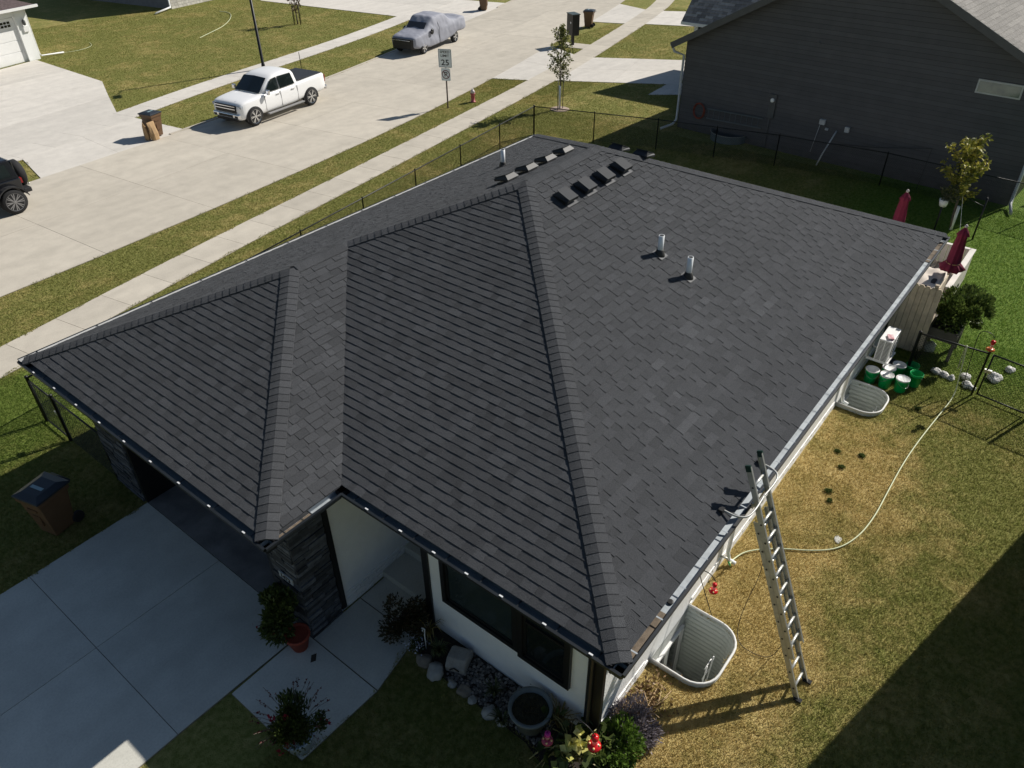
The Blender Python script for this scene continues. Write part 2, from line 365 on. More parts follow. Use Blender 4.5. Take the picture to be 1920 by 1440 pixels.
# ------------------------------------------------------------------ grass blades
def inpoly(x, y, P):
    r = np.zeros(len(x), bool); n = len(P); j = n-1
    for i in range(n):
        xi, yi = P[i]; xj, yj = P[j]
        c = ((yi > y) != (yj > y)) & (x < (xj-xi)*(y-yi)/((yj-yi) if yj != yi else 1e-9)+xi); r ^= c; j = i
    return r
def visible(x, y, pad=.06):
    d = np.stack([x-camo.location.x, y-camo.location.y, np.full_like(x, -camo.location.z)], 1)
    z = d@np.array(F_); a = (d@np.array(Rv))/z*cam.lens/36; b = (d@np.array(Uv))/z*cam.lens/36
    return (z > 0) & (abs(a) < .5+pad) & (abs(b) < .375+pad)
def blades(name, x0, x1, y0, y1, dens, hgt, wid):
    n = int((x1-x0)*(y1-y0)*dens); x = RNG.uniform(x0, x1, n); y = RNG.uniform(y0, y1, n)
    k = visible(x, y)
    for P in HARD:
        lo = P.min(0)-.1; hi = P.max(0)+.1; s_ = k & (x > lo[0]) & (x < hi[0]) & (y > lo[1]) & (y < hi[1])
        idx = np.nonzero(s_)[0]
        if len(idx):
            cxy = P.mean(0); dx, dy = x[idx]-cxy[0], y[idx]-cxy[1]; rr_ = np.hypot(dx, dy)+1e-6
            am = np.clip(.035+.035*np.sin(x[idx]*3.1+y[idx]*2.3)+.03*np.sin(x[idx]*9.7-y[idx]*7.1)+RNG.uniform(-.02, .02, len(idx)), 0, .12)
            ins = idx[inpoly(x[idx], y[idx], P)]; sel = inpoly(x[idx], y[idx], P)
            sx_, sy_ = (x[idx]+dx/rr_*am)[sel], (y[idx]+dy/rr_*am)[sel]; bad = np.zeros(len(ins), bool)
            for Q in HARD:
                l2 = Q.min(0)-.03; h2 = Q.max(0)+.03
                if l2[0] > hi[0]+.2 or h2[0] < lo[0]-.2 or l2[1] > hi[1]+.2 or h2[1] < lo[1]-.2: continue
                c2 = Q.mean(0); bad |= inpoly(c2[0]+(sx_-c2[0])*.985, c2[1]+(sy_-c2[1])*.985, Q)
            k[ins[bad]] = False
    x = x[k]; y = y[k]; n = len(x)
    if n == 0: return
    zb = np.full(n, -.005)          # some turf creeps over the slab edges
    for P in HARD:
        lo = P.min(0)-.1; hi = P.max(0)+.1; idx = np.nonzero((x > lo[0]) & (x < hi[0]) & (y > lo[1]) & (y < hi[1]))[0]
        if len(idx): zb[idx[inpoly(x[idx], y[idx], P)]] = .03
    a = RNG.uniform(0, 2*np.pi, n); b = RNG.uniform(0, 2*np.pi, n); hh = RNG.uniform(.4, 1.15, n)*hgt; ww = RNG.uniform(.6, 1.3, n)*wid
    V = np.zeros((n, 3, 3)); cx, sy = np.cos(a)*ww/2, np.sin(a)*ww/2
    V[:, 0] = np.stack([x-cx, y-sy, zb], 1); V[:, 1] = np.stack([x+cx, y+sy, zb], 1)
    ln = RNG.uniform(.2, 1.1, n)*hh; V[:, 2] = np.stack([x+np.cos(b)*ln, y+np.sin(b)*ln, hh+np.maximum(zb, 0)*.8], 1)
    me = bpy.data.meshes.new(name); me.vertices.add(3*n); me.loops.add(3*n); me.polygons.add(n)
    me.vertices.foreach_set('co', V.ravel()); me.loops.foreach_set('vertex_index', np.arange(3*n, dtype=np.int32))
    me.polygons.foreach_set('loop_start', np.arange(0, 3*n, 3, dtype=np.int32)); me.polygons.foreach_set('loop_total', np.full(n, 3, np.int32))
    at = me.attributes.new('tone', 'FLOAT', 'FACE'); at.data.foreach_set('value', RNG.uniform(.75, 1.35, n).astype(np.float32))
    me.materials.append(m_blade); me.update(); me.validate()
    o = bpy.data.objects.new(name, me); COL.objects.link(o); o['kind'] = 'stuff'
    tag(o, 'short mown grass blades growing over the lawns', 'grass'); return o
blades('grass', -6, 8, -5, .6, 4200, .042, .013)
blades('grass', 8, 16, -5, .6, 2800, .042, .016)
blades('grass', -6, 1, .6, 4.2, 3800, .042, .013)
blades('grass', -7, -.5, 10, 18, 2800, .045, .016)
blades('grass', -.5, 26, 13, 20.5, 1200, .042, .022)
blades('grass', -2, 32, 20.5, 28, 900, .04, .025)
blades('grass', 16, 26, -6, 13, 1100, .045, .022)
blades('grass', 5, 40, 30, 60, 260, .04, .04)
blades('grass', 26, 52, 13, 28, 380, .04, .035)
# ================================================================== MAIN HOUSE
house = thing('house', 'white single storey house with a dark grey hip roof and dark stone garage pillars', 'house')
walls = MB()
FP = [(.54, .54), (14.3, .54), (14.3, 11.6), (-.9, 11.6), (-.9, 10.6), (5.0, 10.6), (5.0, 5.95), (-.9, 5.95), (-.9, 5.3), (1.95, 5.3), (1.95, 3.87), (.54, 3.87)]
ZW = 2.9
for a, b in zip(FP, FP[1:]+FP[:1]):
    walls.add([(*a, -.02), (*b, -.02), (*b, ZW), (*a, ZW)], [(0, 1, 2, 3)])
m_wallbrick = mat('painted_wall', (.88, .88, .865), .7, var=.04, scale=3, bump=.3, bscale=30)
wall = walls.build('wall', m_wallbrick, house)
# painted brick courses along the foot of the south wall and the porch return: uneven brick edges just proud of the paint
pb = MB()
for k in range(3):
    z = .05+k*.075; x = .62+(k % 2)*.1
    while x < 14.2:
        if not any(x0-.25 < x < x1+.05 for x0, x1, _, _ in WELLS) or z > .3: pb.box((x+.09, .54-random.uniform(.0, .008), z), (.194, .03, .069))
        x += .2
for k in range(5):
    z = .05+k*.075; x = -.1+(k % 2)*.1
    while x < 1.7:
        pb.box((x+.09, 5.3-random.uniform(0, .012), z), (.185, .03, .062)); x += .2
pb.build('painted_brick_course', m_wallbrick, wall, kind='stuff')
# soffit closes the eaves
sf = MB()
sf.prism([(0.02, .02), (L-.02, .02), (L-.02, W-.02), (-G+.02, W-.02), (-G+.02, W-g+.02), (0.02, W-g+.02)], ZW, ZW+.02)
sf.build('soffit', m_black, house)
# garage header, jambs, inside
MB().box((-.78, 8.27, 2.7), (.2, 4.66, .44)).build('garage_header', m_black, house)
for y in (10.53, 6.02): MB().box((-.5, y, 1.46), (.85, .1, 2.9)).build('door_jamb', m_black, house)
od = MB()
for i in range(4): od.box((.4+i*.62, 8.27, 2.62), (.58, 4.4, .05))
od.build('raised_garage_door', m_black, house)
# corner trims
for c, d in [((.515, .575, 1.46), (.07, .26, 2.9)), ((.53, 3.86, 1.46), (.05, .13, 2.9)), ((.6, 3.885, 1.46), (.12, .05, 2.9)), ((-.22, 5.275, 1.5), (.10, .06, 2.8)), ((14.3, .53, 1.46), (.12, .06, 2.9))]:
    MB().box(c, d).build('corner_trim', m_black, house)
# front downspout in the corner
ds = MB(); ds.tube([(.1, .62, 2.93), (.12, .62, 2.85), (.43, .62, 2.6), (.44, .62, .25), (.25, .62, .1)], .038, 8)
ds.build('downspout', m_bronze, house)
# windows on the front
def window(y0, y1, z0, z1, mull=False, blind=False):
    fr = MB(); x = .52; t = .085; d = .09
    for c, dd in [((x, (y0+y1)/2, z0+t/2), (d, y1-y0, t)), ((x, (y0+y1)/2, z1-t/2), (d, y1-y0, t)), ((x, y0+t/2, (z0+z1)/2), (d, t, z1-z0-2*t)), ((x, y1-t/2, (z0+z1)/2), (d, t, z1-z0-2*t))]: fr.box(c, dd)
    s2 = .045
    for c, dd in [((x+.015, (y0+y1)/2, z0+t+s2/2), (.05, y1-y0-2*t, s2)), ((x+.015, y0+t+s2/2, (z0+z1)/2), (.05, s2, z1-z0-2*t)), ((x+.015, y1-t-s2/2, (z0+z1)/2), (.05, s2, z1-z0-2*t))]: fr.box(c, dd)
    if mull: fr.box((x+.01, (y0+y1)/2, (z0+z1)/2+.05), (.05, y1-y0-2*t, .05))
    f = fr.build('window', m_black, house)
    if blind:
        bl = MB(); z = z0+t+.05
        while z < z1-t: bl.box((x+.013, (y0+y1)/2, z), (.006, y1-y0-2*t-.1, .024), rot=Matrix.Rotation(.5, 3, 'Y')); z += .032
        bl.build('blind', mat('blind', (.05, .08, .08), .6), f)
        MB().box((x+.0, (y0+y1)/2, (z0+z1)/2), (.004, y1-y0-2*t, z1-z0-2*t)).build('pane', mat('pane_clear', (.02, .03, .03), .05, alpha=.3, spec=.5), f)
        MB().box((x+.022, (y0+y1)/2, (z0+z1)/2), (.004, y1-y0-2*t, z1-z0-2*t)).build('room_shade', m_glass, f)
    else: MB().box((x+.012, (y0+y1)/2, (z0+z1)/2), (.004, y1-y0-2*t, z1-z0-2*t)).build('pane', m_glass, f)
window(1.95, 3.5, .97, 2.6, blind=True); window(1.0, 1.945, .88, 2.6, mull=True)
# porch steps
for i, (x0, z) in enumerate(((.72, .17), (1.3, .34))):
    MB().prism([(x0, 3.9), (1.94, 3.9), (1.94, 5.28), (x0, 5.28)], .0 if i == 0 else .165, z).build('porch_step', m_concrete_d, house)
fd = MB().box((1.93, 4.58, 1.4), (.05, .95, 2.1)).build('front_door', mat('door_paint', (.03, .03, .032), .4), house)
MB().box((1.89, 4.2, 1.3), (.06, .03, .2)).build('handle', m_metal, fd)
# ledger stone pillars: single stones, proud of the wall
def stones(parent, A, B, nrm, z0, z1, corner=0):
    A = Vector((*A, 0)); B = Vector((*B, 0)); d = (B-A).normalized(); Ln = (B-A).length; n_ = Vector((*nrm, 0)); z = z0; cnt = 0
    while z < z1-.02:
        hh = random.choice((.065, .075, .09)); u = 0
        hh = min(hh, z1-z)
        while u < Ln-.01:
            l = random.uniform(.16, .42); l = l if u+l < Ln-.08 else Ln-u
            pr = random.uniform(.018, .05)
            c = A+d*(u+l/2)+n_*(pr/2)+Vector((0, 0, z+hh/2))
            MB().box(c, (l-.006, pr, hh-.006), rot=Matrix((d, Vector((-d.y, d.x, 0)), Vector((0, 0, 1)))).transposed(), tone=random.choice((.5, .7, .9, 1.1, 1.5))).build('stone', m_stone, parent); cnt += 1
            u += l
        z += hh
    return cnt
pil = MB().prism([(-.915, 5.285), (-.915, 5.94), (-.28, 5.94), (-.28, 5.285)], -.02, ZW).build('stone_pillar', m_stone, house)
stones(pil, (-.915, 5.27), (-.915, 5.94), (-1, 0), 0.0, ZW); stones(pil, (-.93, 5.285), (-.28, 5.285), (0, -1), 0.0, ZW)
pil2 = MB().prism([(-.915, 10.6), (-.915, 11.62), (-.28, 11.62), (-.28, 10.6)], -.02, ZW).build('stone_pillar', m_stone, house)
stones(pil2, (-.915, 10.6), (-.915, 11.64), (-1, 0), 0.0, ZW)
# house number plate
npl = MB().box((-.975, 5.54, 1.42), (.02, .34, .13)).build('number_plate', mat('plate', (.42, .44, .46), .4), house)
text_part('1473', .13, m_black, npl, Matrix.Translation((-.988, 5.54, 1.42)) @ Matrix(((0, 0, -1, 0), (-1, 0, 0, 0), (0, 1, 0, 0), (0, 0, 0, 1))))

# ------------------------------------------------------------------ ROOF
rd = MB()
def zc(x, y): return h-.02
V3 = dict(A=(0, 0, h), B=(L, 0, h), C=(L, W, h), D=(-G, W, h), E=(-G, W-g, h), F=(0, W-g, h), P1=(W/2, W/2, h+p*W/2), P2=(L-W/2, W/2, h+p*W/2), G1=(-G+g/2, W-g/2, h+p*g/2), G2=(g/2, W-g/2, h+p*g/2))
lo = {k: (x, y, z-.015) for k, (x, y, z) in V3.items()}
for f in (('A', 'B', 'P2', 'P1'), ('B', 'C', 'P2'), ('A', 'P1', 'G2', 'F'), ('F', 'G2', 'G1', 'E'), ('E', 'G1', 'D')):
    rd.add([lo[k] for k in f], [tuple(range(len(f)))])
# left slope (concave): two pieces
rd.add([lo['D'], lo['G1'], lo['G2'], (L-g/2, W-g/2, h+p*g/2-.015), lo['C']], [(4, 3, 2, 1, 0)])
rd.add([lo['G2'], lo['P1'], lo['P2'], (L-g/2, W-g/2, h+p*g/2-.015)], [(3, 2, 1, 0)])
roof = rd.build('roof', m_shingle, house)
EXPO = .143
class Face:
    def __init__(s, o, e, up):       # origin on the eave, eave direction, horizontal uphill direction
        s.o = Vector(o); s.e = Vector(e).normalized(); u = Vector(up).normalized(); s.s = (u+Vector((0, 0, p)))/sq; s.n = s.e.cross(s.s)
        if s.n.z < 0: s.n = -s.n
    def P(s, u, v, w_): return s.o+s.e*u+s.s*v+s.n*w_
def clip(poly, hp):
    out = []
    a_, b_, c_ = hp
    for i in range(len(poly)):
        P, Q = poly[i-1], poly[i]; dp = a_*P[0]+b_*P[1]+c_; dq = a_*Q[0]+b_*Q[1]+c_
        if (dp >= 0) != (dq >= 0):
            t = dp/(dp-dq); out.append((P[0]+(Q[0]-P[0])*t, P[1]+(Q[1]-P[1])*t))
        if dq >= 0: out.append(Q)
    return out
def halfplanes(poly):
    c = (sum(q[0] for q in poly)/len(poly), sum(q[1] for q in poly)/len(poly)); H = []
    for i in range(len(poly)):
        P, Q = poly[i-1], poly[i]; a_, b_ = -(Q[1]-P[1]), Q[0]-P[0]; c_ = -(a_*P[0]+b_*P[1])
        if a_*c[0]+b_*c[1]+c_ < 0: a_, b_, c_ = -a_, -b_, -c_
        H.append((a_, b_, c_))
    return H
TABS = []        # (camera distance, verts, faces, tone)
camv = camo.location
def tabs_on(face, poly, vis=True, patch=None, thick=(.0098, .0062), gp=.001):
    """poly in plan metres along the eave (u) and uphill HORIZONTAL distance (q)"""
    P2 = [(u, q*sq) for u, q in poly]; H = halfplanes(P2)
    umin = min(u for u, v in P2); umax = max(u for u, v in P2); vmax = max(v for u, v in P2)
    k = 0
    while k*EXPO < vmax:
        v0 = k*EXPO; u = umin-random.uniform(0, .5); kind = random.random() < .5; ct = random.uniform(.94, 1.06)
        while u < umax:
            wd = random.uniform(.13, .34) if kind else random.uniform(.10, .26)
            q = [(u+gp, v0), (u+wd-gp, v0), (u+wd-gp, v0+EXPO+.012), (u+gp, v0+EXPO+.012)]
            t = thick[0] if kind else thick[1]
            for hp in H:
                q = clip(q, hp)
                if len(q) < 3: break
            if len(q) >= 3:
                n = len(q)
                top = [face.P(a, b, .0015+t*(1-(b-v0)/(EXPO+.012))) for a, b in q]; bot = [face.P(a, b, -.012) for a, b in q]
                tone = ct*(random.choice((.91, .96, 1.0, 1.0, 1.03, 1.07)) if patch else random.choice((.84, .93, 1.0, 1.0, 1.03, 1.08, 1.16))) * (1.0 if kind else .94)
                c = sum(top, Vector())/n
                if patch: tone *= patch(c)
                TABS.append(((c-camv).length if vis else 1e3, top+bot, [tuple(range(n)), tuple(range(n, 2*n))[::-1]]+[(i, n+i, n+(i+1) % n, (i+1) % n) for i in range(n)], tone))
            u += wd; kind = not kind
        k += 1
def scuff(c):        # pale scuffed shingles where feet and ladder went
    a = 0
    for (x, y, r_) in ((4.2, 1.6, 1.3), (6.3, 2.2, 1.2), (3.2, 1.0, .9), (8.4, 4.6, .9), (7.6, 1.8, .8)):
        d = math.hypot(c.x-x, c.y-y)/r_
        if d < 1: a = max(a, 1-d)
    return 1+(.45*a if random.random() < .16 else .06*a)
tabs_on(Face((0, 0, h), (1, 0, 0), (0, 1, 0)), [(0, 0), (L, 0), (L-W/2, W/2), (W/2, W/2)], patch=scuff, thick=(.0155, .0055), gp=.0032)
tabs_on(Face((0, 0, h), (0, 1, 0), (1, 0, 0)), [(0, 0), (W-g, 0), (W-g/2, g/2), (W/2, W/2)])
tabs_on(Face((-G, W-g, h), (0, 1, 0), (1, 0, 0)), [(0, 0), (g, 0), (g/2, g/2)])
tabs_on(Face((-G, W-g, h), (1, 0, 0), (0, 1, 0)), [(0, 0), (G, 0), (G+g/2, g/2), (g/2, g/2)], thick=(.0155, .0055), gp=.0032)
fl = Face((-G, W, h), (1, 0, 0), (0, -1, 0))
tabs_on(fl, [(0, 0), (L+G, 0), (L+G-g/2, g/2), (g/2, g/2)], vis=False)
tabs_on(fl, [(G+g/2, g/2), (L+G-g/2, g/2), (L+G-W/2, W/2), (G+W/2, W/2)], vis=False)
tabs_on(Face((L, 0, h), (0, 1, 0), (-1, 0, 0)), [(0, 0), (W, 0), (W/2, W/2)], vis=False)
TABS.sort(key=lambda t: t[0])
for d_, vs, fs, tn in TABS[:300]:
    MB().add(vs, fs, tn).build('shingle', m_shingle, roof)
rest = MB()
for d_, vs, fs, tn in TABS[300:]: rest.add(vs, fs, tn)
rest.build('shingles', m_shingle, roof, kind='stuff')
# hip and ridge caps
CAPS = []
def caps(a, b, n1, n2, hw=.165, e=.142):
    """a low end, b high end; n1,n2 normals of the two faces meeting"""
    a = Vector(a); b = Vector(b); ax = (b-a).normalized(); n1 = Vector(n1).normalized(); n2 = Vector(n2).normalized()
    d1 = ax.cross(n1).normalized(); d2 = ax.cross(n2).normalized(); nm = (n1+n2).normalized()
    s1 = d1 if d1.dot(n2) < 0 else -d1       # run down face 1 away from face 2
    s2 = d2 if d2.dot(n1) < 0 else -d2
    if abs(s1.dot(n2)) < 1e-6: pass
    Ln = (b-a).length; vs = []; K = 5
    prof = [s1*hw+n1*.020, s1*hw*.45+n1*.026, nm*.026, s2*hw*.45+n2*.026, s2*hw+n2*.020]
    lowr, upr = .005, -.004; ex = e+.03
    for t, lift in ((0, lowr), (ex, upr)):
        vs += [q+ax*t+nm*lift for q in prof]
    for t, lift in ((0, -.03), (ex, -.03)):
        vs += [q+ax*t+nm*lift for q in prof]
    fs = [(i, i+1, K+i+1, K+i) for i in range(4)]+[(2*K+i, i, i+1, 2*K+i+1)[::-1] for i in range(4)]+[(0, K, 3*K, 2*K)[::-1], (K-1, 2*K-1, 4*K-1, 3*K-1)]
    m_ = [MB().add([tuple(q) for q in vs], fs, tn, smooth=False).mesh('ridge_cap', m_cap) for tn in (.93, 1.0, 1.04, 1.1)]
    n = int(Ln/e)
    for i in range(n): CAPS.append(((a+ax*i*e-camv).length, random.choice(m_), a+ax*i*e))
nr, nl, nf, nb = (0, -p, 1), (0, p, 1), (-p, 0, 1), (p, 0, 1)
caps(V3['A'], V3['P1'], nf, nr); caps(V3['E'], V3['G1'], nf, nr); caps(V3['D'], V3['G1'], nf, nl)
caps(V3['G2'], V3['P1'], nf, nl); caps(V3['B'], V3['P2'], nb, nr); caps(V3['C'], V3['P2'], nb, nl)
caps(V3['G2'], V3['G1'], nr, nl); caps(V3['P2'], V3['P1'], nr, nl)
CAPS.sort(key=lambda t: t[0])
for d_, me, loc in CAPS[:295]: inst('ridge_cap', me, roof, loc=loc)
rc = MB()
for d_, me, loc in CAPS[295:]:
    rc.add([tuple(v_.co+loc) for v_ in me.vertices], [tuple(q.vertices) for q in me.polygons], random.uniform(.9, 1.1))
rc.build('ridge_caps', m_cap, roof, kind='stuff')
# box vents
def box_vent(loc, face):
    m_ = Matrix((face.e, face.s, face.n)).transposed().to_4x4(); m_.translation = loc
    b = MB(); b.prism([(-.2, -.19), (.2, -.19), (.2, .17), (-.2, .17)], .0, .035)
    v = b.build('roof_vent', mat('vent_black', (.022, .023, .026), .5), house); v.matrix_local = m_
    cp = MB(); w1, w2 = .215, .155      # hood: overhanging skirt and sloped shoulders
    P = [(-w1, -.235, .12), (w1, -.235, .12), (w1, .20, .06), (-w1, .20, .06), (-w1, -.235, .165), (w1, -.235, .165), (w1, .2, .075), (-w1, .2, .075), (-w2, -.20, .185), (w2, -.20, .185), (w2, .13, .185), (-w2, .13, .185)]
    P = [(-w1, -.235, .09), (w1, -.235, .09), (w1, .21, .03), (-w1, .21, .03), (-w1, -.235, .15), (w1, -.235, .15), (w1, .21, .045), (-w1, .21, .045), (-w2, -.215, .175), (w2, -.215, .175), (w2, .12, .175), (-w2, .12, .175)]
    cp.add(P, [(0, 1, 5, 4), (1, 2, 6, 5), (2, 3, 7, 6), (3, 0, 4, 7), (4, 5, 9, 8), (5, 6, 10, 9), (6, 7, 11, 10), (7, 4, 8, 11), (3, 2, 1, 0)])
    cp.build('hood', mat('vent_black', (.022, .023, .026), .5), v)
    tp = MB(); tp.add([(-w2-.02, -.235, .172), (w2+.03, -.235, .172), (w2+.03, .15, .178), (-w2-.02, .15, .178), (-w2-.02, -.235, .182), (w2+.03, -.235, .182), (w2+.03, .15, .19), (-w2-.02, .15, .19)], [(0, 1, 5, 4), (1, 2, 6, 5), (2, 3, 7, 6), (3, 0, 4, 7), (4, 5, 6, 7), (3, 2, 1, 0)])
    tp.build('hood_top', mat('vent_top_lit', (.05, .053, .058), .7, spec=.2, var=.08, scale=6), v)  # lighter than the hood sides: sunlit top and shaded sides are painted in
    fg = MB(); fg.prism([(-.18, -.29), (.23, -.29), (.23, .2), (-.18, .2)], .012, .017)
    fg.build('flashing', mat('flashing', (.07, .073, .08), .6), v)
    return v
fr = Face((0, 0, h), (1, 0, 0), (0, 1, 0))
v0 = None
def put(loc, face, proto=[None]):
    m_ = Matrix((face.e, face.n.cross(face.e), face.n)).transposed().to_4x4() @ Matrix.Scale(.82, 4); m_.translation = loc
    if proto[0] is None: proto[0] = box_vent(loc, face); proto[0].matrix_local = m_; return
    c = copy_tree(proto[0], house); c.matrix_local = m_
for x in (6.5, 7.17, 7.84, 8.50):
    put((x, 5.5, h+p*5.5+.01), fr)
flf = Face((0, W, h), (-1, 0, 0), (0, -1, 0))
for x in (6.72, 7.4, 8.07, 8.72): put((x, 7.05, h+p*(W-7.05)+.01), flf)
fbk = Face((L, 0, h), (0, 1, 0), (-1, 0, 0))
for y in (6.15, 5.52): put((9.5, y, h+p*(L-9.5)+.01), fbk)
# plumbing pipes
def pipe(x, y, z, hh, nrm):
    t = MB().lathe([(.055, 0), (.055, hh)], 14).build('vent_pipe', m_pvc, house); t.location = (x, y, z)
    MB().lathe([(.044, hh+.001), (.03, hh+.0015)], 14).build('pipe_mouth', m_black, t)
    bt = MB().lathe([(.105, -.02), (.095, .03), (.072, .10), (.062, .12)], 14).build('boot', mat('boot', (.035, .034, .033), .6), t)
    q = Vector(nrm).normalized().to_track_quat('Z', 'Y').to_matrix().to_4x4()
    fgm = MB().box((0, 0, .02), (.24, .24, .006)).build('flashing', mat('flashing', (.07, .073, .08), .6), t); fgm.matrix_local = Matrix.Rotation(0, 4, 'Z') @ Vector((0, 0, 1)).rotation_difference(Vector(nrm).normalized()).to_matrix().to_4x4()
pipe(6.98, 3.59, h+p*3.59, .40, nr); pipe(6.97, 2.95, h+p*2.95, .42, nr); pipe(9.21, 9.21, h+p*(W-9.21), .42, nl)
# ------------------------------------------------------------------ gutters
def gutter(a, b, out, inner, hang=[], hm=None, clipdir=0, sp=.75, ext=(0, 0)):
    a = Vector((*a, h)); b = Vector((*b, h)); o_ = Vector((*out, 0)); d = (b-a).normalized(); a = a-d*ext[0]; b = b+d*ext[1]
    Zt = -.035 if out[1] <= 0 else -.004
    def strip(P, Q):
        return [a+o_*P[0]+Vector((0, 0, P[1])), b+o_*P[0]+Vector((0, 0, P[1])), b+o_*Q[0]+Vector((0, 0, Q[1])), a+o_*Q[0]+Vector((0, 0, Q[1]))]
    gt = MB()
    out_p = [(-.055, Zt-.02), (-.055, Zt-.13), (.07, Zt-.13), (.10, Zt-.06), (.128, Zt-.045), (.128, Zt), (.088, Zt+.002)]
    for P, Q in zip(out_p[:-1], out_p[1:]): gt.add(strip(P, Q), [(0, 1, 2, 3)])
    for e_ in (a, b):
        gt.add([e_+o_*P[0]+Vector((0, 0, P[1])) for P in out_p[1:-1]]+[e_+o_*-.055+Vector((0, 0, Zt))], [tuple(range(6))])
    gtr = gt.build('gutter', m_bronze, house)
    it = MB(); in_p = [(-.050, Zt-.02), (-.050, Zt-.105), (.066, Zt-.105), (.085, Zt-.055), (.09, Zt-.002)]
    for P, Q in zip(in_p[:-1], in_p[1:]): it.add(strip(P, Q), [(0, 1, 2, 3)])
    it.build('gutter_lining', inner, gtr)
    # fascia behind and drip edge
    fa = MB(); c = (a+b)/2+o_*-.075+Vector((0, 0, -.09)); fa.bar(a+o_*-.075+Vector((0, 0, -.09)), b+o_*-.075+Vector((0, 0, -.09)), .03, .17); fa.build('fascia', m_black, house)
    Ln = (b-a).length; n = int(Ln/sp); k = .35
    hb = MB(); hb.box((0, 0, 0), (.022, .16, .004)).box((0, .08, -.004), (.03, .014, .012)); hme = hb.mesh('gutter_hanger', hm or m_alum)
    ang = math.atan2(o_.y, o_.x)-math.pi/2
    while k < Ln-.1:
        q = a+d*k+o_*.02+Vector((0, 0, Zt-.004)); inst('gutter_hanger', hme, gtr, loc=q, rot=(0, 0, ang+random.uniform(-.06, .06))); k += sp
    return gtr
gutter((0, 0), (L, 0), (0, -1), m_alum, hm=m_alum, sp=.62, ext=(.09, 0))
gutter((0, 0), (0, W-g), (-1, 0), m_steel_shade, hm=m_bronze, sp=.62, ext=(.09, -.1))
gutter((-G, W-g), (0, W-g), (0, -1), m_alum, hm=m_bronze, sp=.48, ext=(.09, -.1))
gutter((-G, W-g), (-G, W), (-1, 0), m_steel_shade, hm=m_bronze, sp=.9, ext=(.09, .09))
gutter((-G, W), (L, W), (0, 1), m_whites, hm=m_bronze, sp=1.2, ext=(.09, 0))  # white lining paints in the sun on the inside of this gutter
# leaf litter at the near end of the south gutter
MB().box((.55, -.01, h-.133), (1.0, .10, .012)).build('gutter_debris', m_dirtg, house)
MB().box((-.95, W-g-.01, h-.133), (.7, .10, .012)).build('gutter_debris', m_dirtg, house)
MB().box((14.0, -.01, h-.133), (1.3, .10, .012)).build('gutter_debris', m_dirtg, house)
MB().lathe([(.045, h-.125), (.045, h-.118), (.03, h-.117)], 12, (1.25, -.0, 0)).build('gutter_outlet', m_black, house)
# pale clips on the lips of the shaded front gutters
cl = MB().box((0, 0, 0), (.022, .058, .012)).mesh('gutter_clip', m_clip)
for y in (.35, 1.05, 1.75, 2.35, 2.95, 3.6, 4.3): inst('gutter_clip', cl, house, loc=(-.10, y, h-.022))
for y in (5.35, 6.2, 7.0, 7.8, 8.6, 9.4, 10.2, 11.0, 11.8): inst('gutter_clip', cl, house, loc=(-G-.10, y, h-.022))
# small side downspouts of the south wall
for x in (4.9, 11.0):
    t = MB(); t.tube([(x, -.01, h-.16), (x, .03, h-.25), (x, .46, h-.55), (x, .47, .3), (x, .42, .12), (x+.03, .30, .07)], .04, 6); t.build('downspout', m_white, house)

# ------------------------------------------------------------------ window wells
def window_well(i, label):
    x0, x1, y0, y1 = WELLS[i]; P = well_outline(x0, x1, y0, y1)
    t = thing('window_well', label, 'window well', ((x0+x1)/2, y1, 0), group='window wells along the south wall')
    off = Vector(((x0+x1)/2, y1, 0)); b = MB(); zs = []; z = .10; k = 0
    while z > -1.95: zs.append((z, .008*math.sin(k*math.pi/2))); z -= .028; k += 1
    c = Vector(((x0+x1)/2, y1, 0))
    for (za, oa), (zb, ob) in zip(zs[:-1], zs[1:]):
        for q, r_ in zip(P[:-1], P[1:]):
            def P3(q, z, o): v = Vector((q[0], q[1], 0)); dd = (c-v).normalized(); return tuple(v+dd*o+Vector((0, 0, z))-off)
            b.add([P3(q, za, oa), P3(r_, za, oa), P3(r_, zb, ob), P3(q, zb, ob)], [(0, 1, 2, 3)])
    b.build('corrugated_liner', mat('well_steel', (.60, .63, .59), .5, .1, var=.05, scale=3), t)
    rim = MB(); rim.tube([(q[0]-off.x, q[1]-off.y, .105) for q in P], .022, 8, tone=1.0); rim.build('rim', mat('well_rim', (.68, .68, .66), .5), t)
    f = MB(); f.prism([(q[0]-off.x, q[1]-off.y) for q in P], -2.0, -1.9); f.build('gravel_floor', mat('well_floor', (.06, .05, .04), .95, var=.5, scale=25, bump=.8), t)
    wl = MB().box((0, .01, -.95), (x1-x0, .02, 1.9)).build('foundation_wall', mat('foundation', (.45, .46, .44), .9, bump=.3), t)
    wf = MB()
    for cx, cz, w_, h_ in ((0, -.35, 1.1, .06), (0, -1.7, 1.1, .06), (-.52, -1.02, .06, 1.3), (.52, -1.02, .06, 1.3), (0, -1.02, .05, 1.3)): wf.box((cx, -.02, cz), (w_, .06, h_))
    f2 = wf.build('basement_window', m_whites, t); MB().box((0, -.003, -1.02), (1.0, .012, 1.25)).build('pane', m_glass, f2)
    sill = MB().box((0, -.10, -1.76), (1.2, .16, .05)).build('sill', m_white, t)
    lad = MB()
    for yy in (-.75,):
        lad.tube([(-.1, yy+.02, -1.9), (-.1, yy-.03, -.1)], .012, 5); lad.tube([(.14, yy+.02, -1.9), (.14, yy-.03, -.1)], .012, 5)
        for z in (-1.7, -1.4, -1.1, -.8, -.5, -.2): lad.tube([(-.1, yy, z), (.14, yy, z)], .01, 5)
    lad.build('escape_rungs', m_whites, t)
window_well(0, 'corrugated steel window well beside the foot of the ladder'); window_well(1, 'corrugated steel window well beside the green buckets')
